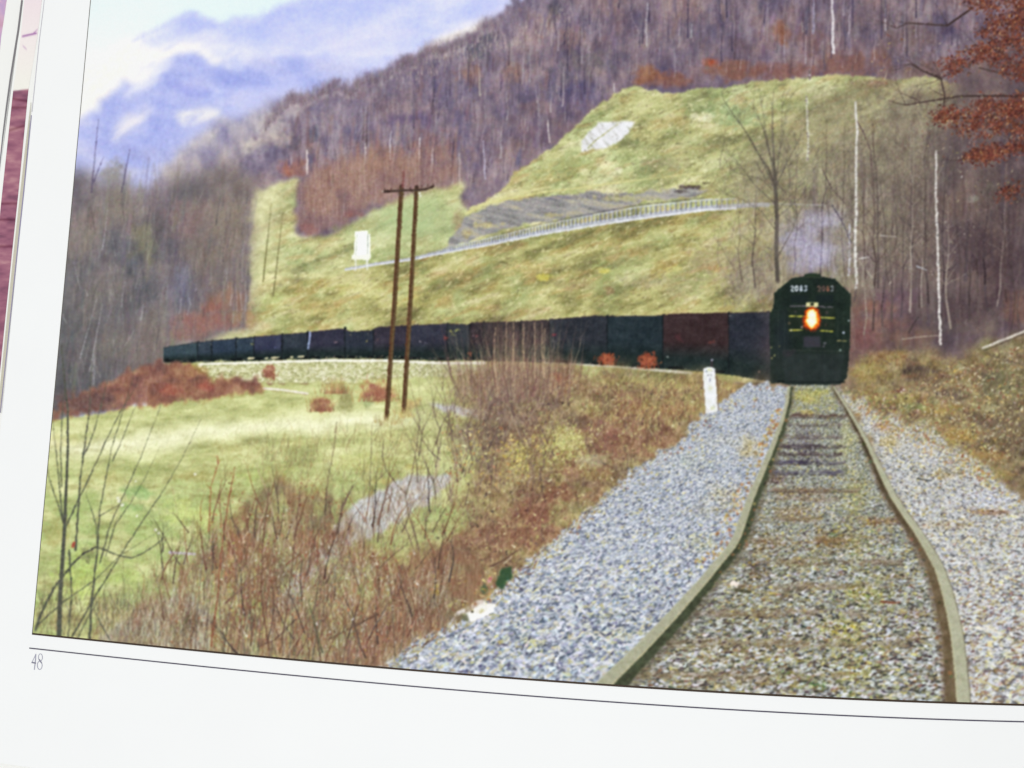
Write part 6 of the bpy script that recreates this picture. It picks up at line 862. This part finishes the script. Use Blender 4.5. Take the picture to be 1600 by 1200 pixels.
# the strip of picture on the leaf below, and the mauve one on the leaf below that
def little_print(name, corners, nx, ny, dz, colour, label):
    c = np.array(corners, float); u, v = np.meshgrid(np.linspace(0, 1, nx), np.linspace(0, 1, ny)); lft = np.stack([np.interp(v, c[:, 2], c[:, 0]), np.interp(v, c[:, 2], c[:, 1])], -1)
    x = lft[..., 0] * (1 - u) + lft[..., 1] * u; y = -60 + 760 * v; P = on_page(x.ravel(), y.ravel(), dz)
    ink = lin(np.clip(colour(x.astype(np.float32), y.astype(np.float32), u), 0, 255)).reshape(-1, 3) / LIGHT * .97
    i = np.arange((nx - 1) * (ny - 1)); r, q = i // (nx - 1), i % (nx - 1); a = r * nx + q
    return mesh_obj(name, P, np.stack([a, a + nx, a + nx + 1, a + 1], 1), M_ink, book, label, None, ink)
V = lambda y: (y + 60) / 760
def pinkc(X, Y, u):
    sky = pal(st(Y, 0, 130), [(236, 222, 226), (238, 230, 228), (238, 236, 228)], 0, 1); rock = pal(fbm(X * .5 + 9, Y, 12, 9, 3, 2), [(128, 84, 104), (150, 98, 118), (164, 112, 128), (182, 134, 142)], .2, .8)
    cr = np.minimum(np.abs(Y - 150 - 0.2 * X), np.abs(Y - 168)); cr = np.minimum(cr, np.abs(Y - 208 + .3 * X)); cr = np.minimum(cr, np.abs(Y - 318)); cr = np.minimum(cr, np.abs(Y - 343)); cr = np.minimum(cr, np.abs(Y - 385))
    rock = rock - 34 * np.exp(-(cr / 2.2) ** 2)[..., None]; k = st(Y + .12 * X, 143, 146)[..., None]; c = sky * (1 - k) + rock * k
    br = np.exp(-((Y - 57 + .22 * (X - 34)) / 1.7) ** 2) * st(X, 33, 36) * st(59 - X, 0, 3); br = br + .5 * np.exp(-((Y - 52 + .9 * (X - 52)) / 1.6) ** 2) * st(X, 51, 53) * st(60 - X, 0, 3)
    tw = .35 * np.exp(-((Y - 72 - .9 * (X - 36)) / 2) ** 2) * st(X, 34, 37) * st(43 - X, 0, 3)
    return c * (1 - np.clip(br + tw, 0, 1))[..., None] + np.array((168, 120, 172), np.float32) * np.clip(br + tw, 0, 1)[..., None]
little_print('printed_strip', [(41.5, 74, V(-60)), (38, 65.5, 60 / 760), (32, 58, V(60)), (20.5, 44.2, V(142)), (3.5, 28.8, V(300)), (-7, 18.2, V(400)), (-18, 8, V(500)), (-30, -2, V(600)), (-40, -12, V(700))], 34, 420, -.00076, pinkc, 'pink and red brown strip of another printed picture on the leaf below')
little_print('printed_strip', [(-60, 17, V(-60)), (-60, 10.5, V(0)), (-60, 1.4, V(60)), (-60, -12, V(200)), (-60, -70, V(700))], 24, 160, -.00156, lambda X, Y, u: pal(fbm(X, Y, 8, 12, 3, 1) , [(196, 150, 170), (206, 172, 196), (186, 160, 200)], .2, .8) * 1., 'mauve sliver of a printed picture at the upper left edge')

# ----------------------------------------------------------------------------
# THE PRINTED PICTURE ON THE PAGE: one inked mosaic on the leaf, split by the
# thing each cell is assigned to (all cells share their edges, so nothing overlaps)
# ----------------------------------------------------------------------------
STEP = 1.32 / M; fx1 = float(on_page(1612, 560)[0, 0]); fy1 = float(on_page(800, -10)[0, 1]) + .004
gx = np.concatenate([np.arange(PX0, fx1, STEP), np.linspace(fx1, PX1, 30)]); gy = np.concatenate([np.arange(PY0, fy1, STEP), np.linspace(fy1, PY1, 20)])
QX, QY = np.meshgrid(gx, gy); QZ = page_height(QX); nx, ny = len(gx), len(gy)
def samp(px, py):
    x = np.clip(px - OX, 0, PW - 1.001); y = np.clip(py - OY, 0, PH - 1.001); xi = x.astype(int); yi = y.astype(int); fx = (x - xi)[..., None]; fy = (y - yi)[..., None]
    return (img[yi, xi] * (1 - fx) + img[yi, xi + 1] * fx) * (1 - fy) + (img[yi + 1, xi] * (1 - fx) + img[yi + 1, xi + 1] * fx) * fy
idm[(idm == T_sky) & ((GY > 125) | (GX > 540))] = T_mtf; idm[(idm == T_mtf) & (GY > 330)] = T_for  # leftover sky cells join the far mountain; low ones join the forest
px, py = to_photo(QX, QY, QZ); inkv = np.minimum(lin(samp(px, py)) / LIGHT, .95).reshape(-1, 3).astype(np.float32)
cx = (px[:-1, :-1] + px[1:, 1:]) / 2; cy = (py[:-1, :-1] + py[1:, 1:]) / 2
fid = idm[np.clip(np.rint(cy - OY).astype(int), 0, PH - 1), np.clip(np.rint(cx - OX).astype(int), 0, PW - 1)].ravel()
co = np.stack([QX, QY, QZ], -1).reshape(-1, 3).astype(np.float32)
i = np.arange((nx - 1) * (ny - 1)); a = (i // (nx - 1)) * nx + i % (nx - 1); quads = np.stack([a, a + 1, a + nx + 1, a + nx], 1).astype(np.int32)
cnt = np.bincount(fid, minlength=len(THINGS)); need = cnt > 0
for k, t in enumerate(THINGS):
    if t[2] is not None and need[k]: need[t[2]] = True
obs = {}; order = np.argsort(fid, kind='stable'); starts = np.concatenate([[0], np.cumsum(cnt)]); remap = np.full(len(co), -1, np.int32)
for k, (name, label, par, kind) in enumerate(THINGS):
    if not need[k]: continue
    q = quads[order[starts[k]:starts[k + 1]]]; u, inv = np.unique(q, return_inverse=True)
    o = mesh_obj(name, co[u], inv.reshape(-1, 4), M_ink, obs[par] if par is not None else book, label, kind, inkv[u]); obs[k] = o
# border line, rule and page number
bl = on_page([51], [992]); yb = np.linspace(-75, 993, 40); Yl = np.linspace(PY0, PY1, 120)
def rect(name, x0, x1, y0, y1, dz, material, label, n=160):
    xs = np.linspace(x0, x1, n) if x1 - x0 > y1 - y0 else np.array([x0, x1]); ys = np.array([y0, y1]) if x1 - x0 > y1 - y0 else np.linspace(y0, y1, n)
    A, B = np.meshgrid(xs, ys); c = np.stack([A, B, page_height(A) + dz], -1).reshape(-1, 3); w = len(xs); i = np.arange((w - 1) * (len(ys) - 1)); a = (i // (w - 1)) * w + i % (w - 1)
    return mesh_obj(name, c, np.stack([a, a + 1, a + w + 1, a + w], 1), material, book, label)
rect('picture_border', PX0 - .4 / M, PX1, PY0 - .6 / M, PY0 + 2.4 / M, .00003, M_bord, 'thin dark brown line along the bottom of the printed picture')
rect('picture_border', PX0 - .5 / M, PX0 + .9 / M, PY0 + 2.4 / M, PY1, .00003, mat('border_ink_thin', tuple(lin((104, 100, 92))), .5, .12), 'hair line along the left side of the printed picture')
rect('rule_line', PX0 - 3.4 / M, RX - .012, -471.2 / M, -469.3 / M, .00002, M_line, 'thin black rule under the printed picture')
num = bpy.data.objects.new('page_number', None); col.objects.link(num); num.parent = book; num['label'] = 'page number 48 in thin grey numerals under the rule'
el = lambda cx, cy, rx, ry, a0=0, a1=360: [(cx + rx * math.sin(math.radians(t)), cy - ry * math.cos(math.radians(t))) for t in np.linspace(a0, a1, 24)]
four = [strip('numeral', [(55.9, 1022), (53, 1028.4), (49.8, 1035)], [.9, .9, 1], .00002, M_num, num, 'numeral 4', .8)]
strip('numeral_stroke', [(55.9, 1021.6), (55, 1034), (53.4, 1046.6)], [1.2, 1.5, 1.1], .00003, M_num, four[0], None, .8); strip('numeral_stroke', [(49.2, 1035), (52.6, 1035.7), (56, 1036.2)], [2, 2, 1.6], .00004, mat('number_ink_dark', tuple(lin((128, 126, 144))), .5, .12), four[0], None, .8)
eight = strip('numeral', el(63.0, 1027.2, 3.1, 5.6), [.9] * 3, .00002, M_num, num, 'numeral 8', .6); strip('numeral_stroke', el(61.9, 1039.6, 3.7, 6.6), [1, 1, 1.1], .00003, M_num, eight, None, .6)
strip('numeral_stroke', [(60.6, 1029.8), (62.6, 1032.6), (65, 1036.4)], [1.2, 2, 1.3], .00004, mat('number_ink_mid', tuple(lin((140, 138, 156))), .5, .12), eight, None, .6)

# the table the book lies on
zt = float(page_height(np.array(RX))) - .016
tb = bpy.data.meshes.new('table'); w = 1.2
tb.from_pydata([(-w, -w, zt), (w, -w, zt), (w, w, zt), (-w, w, zt)], [], [(0, 1, 2, 3)]); tb.materials.append(M_table)
to_ = bpy.data.objects.new('table', tb); col.objects.link(to_); to_['kind'] = 'structure'
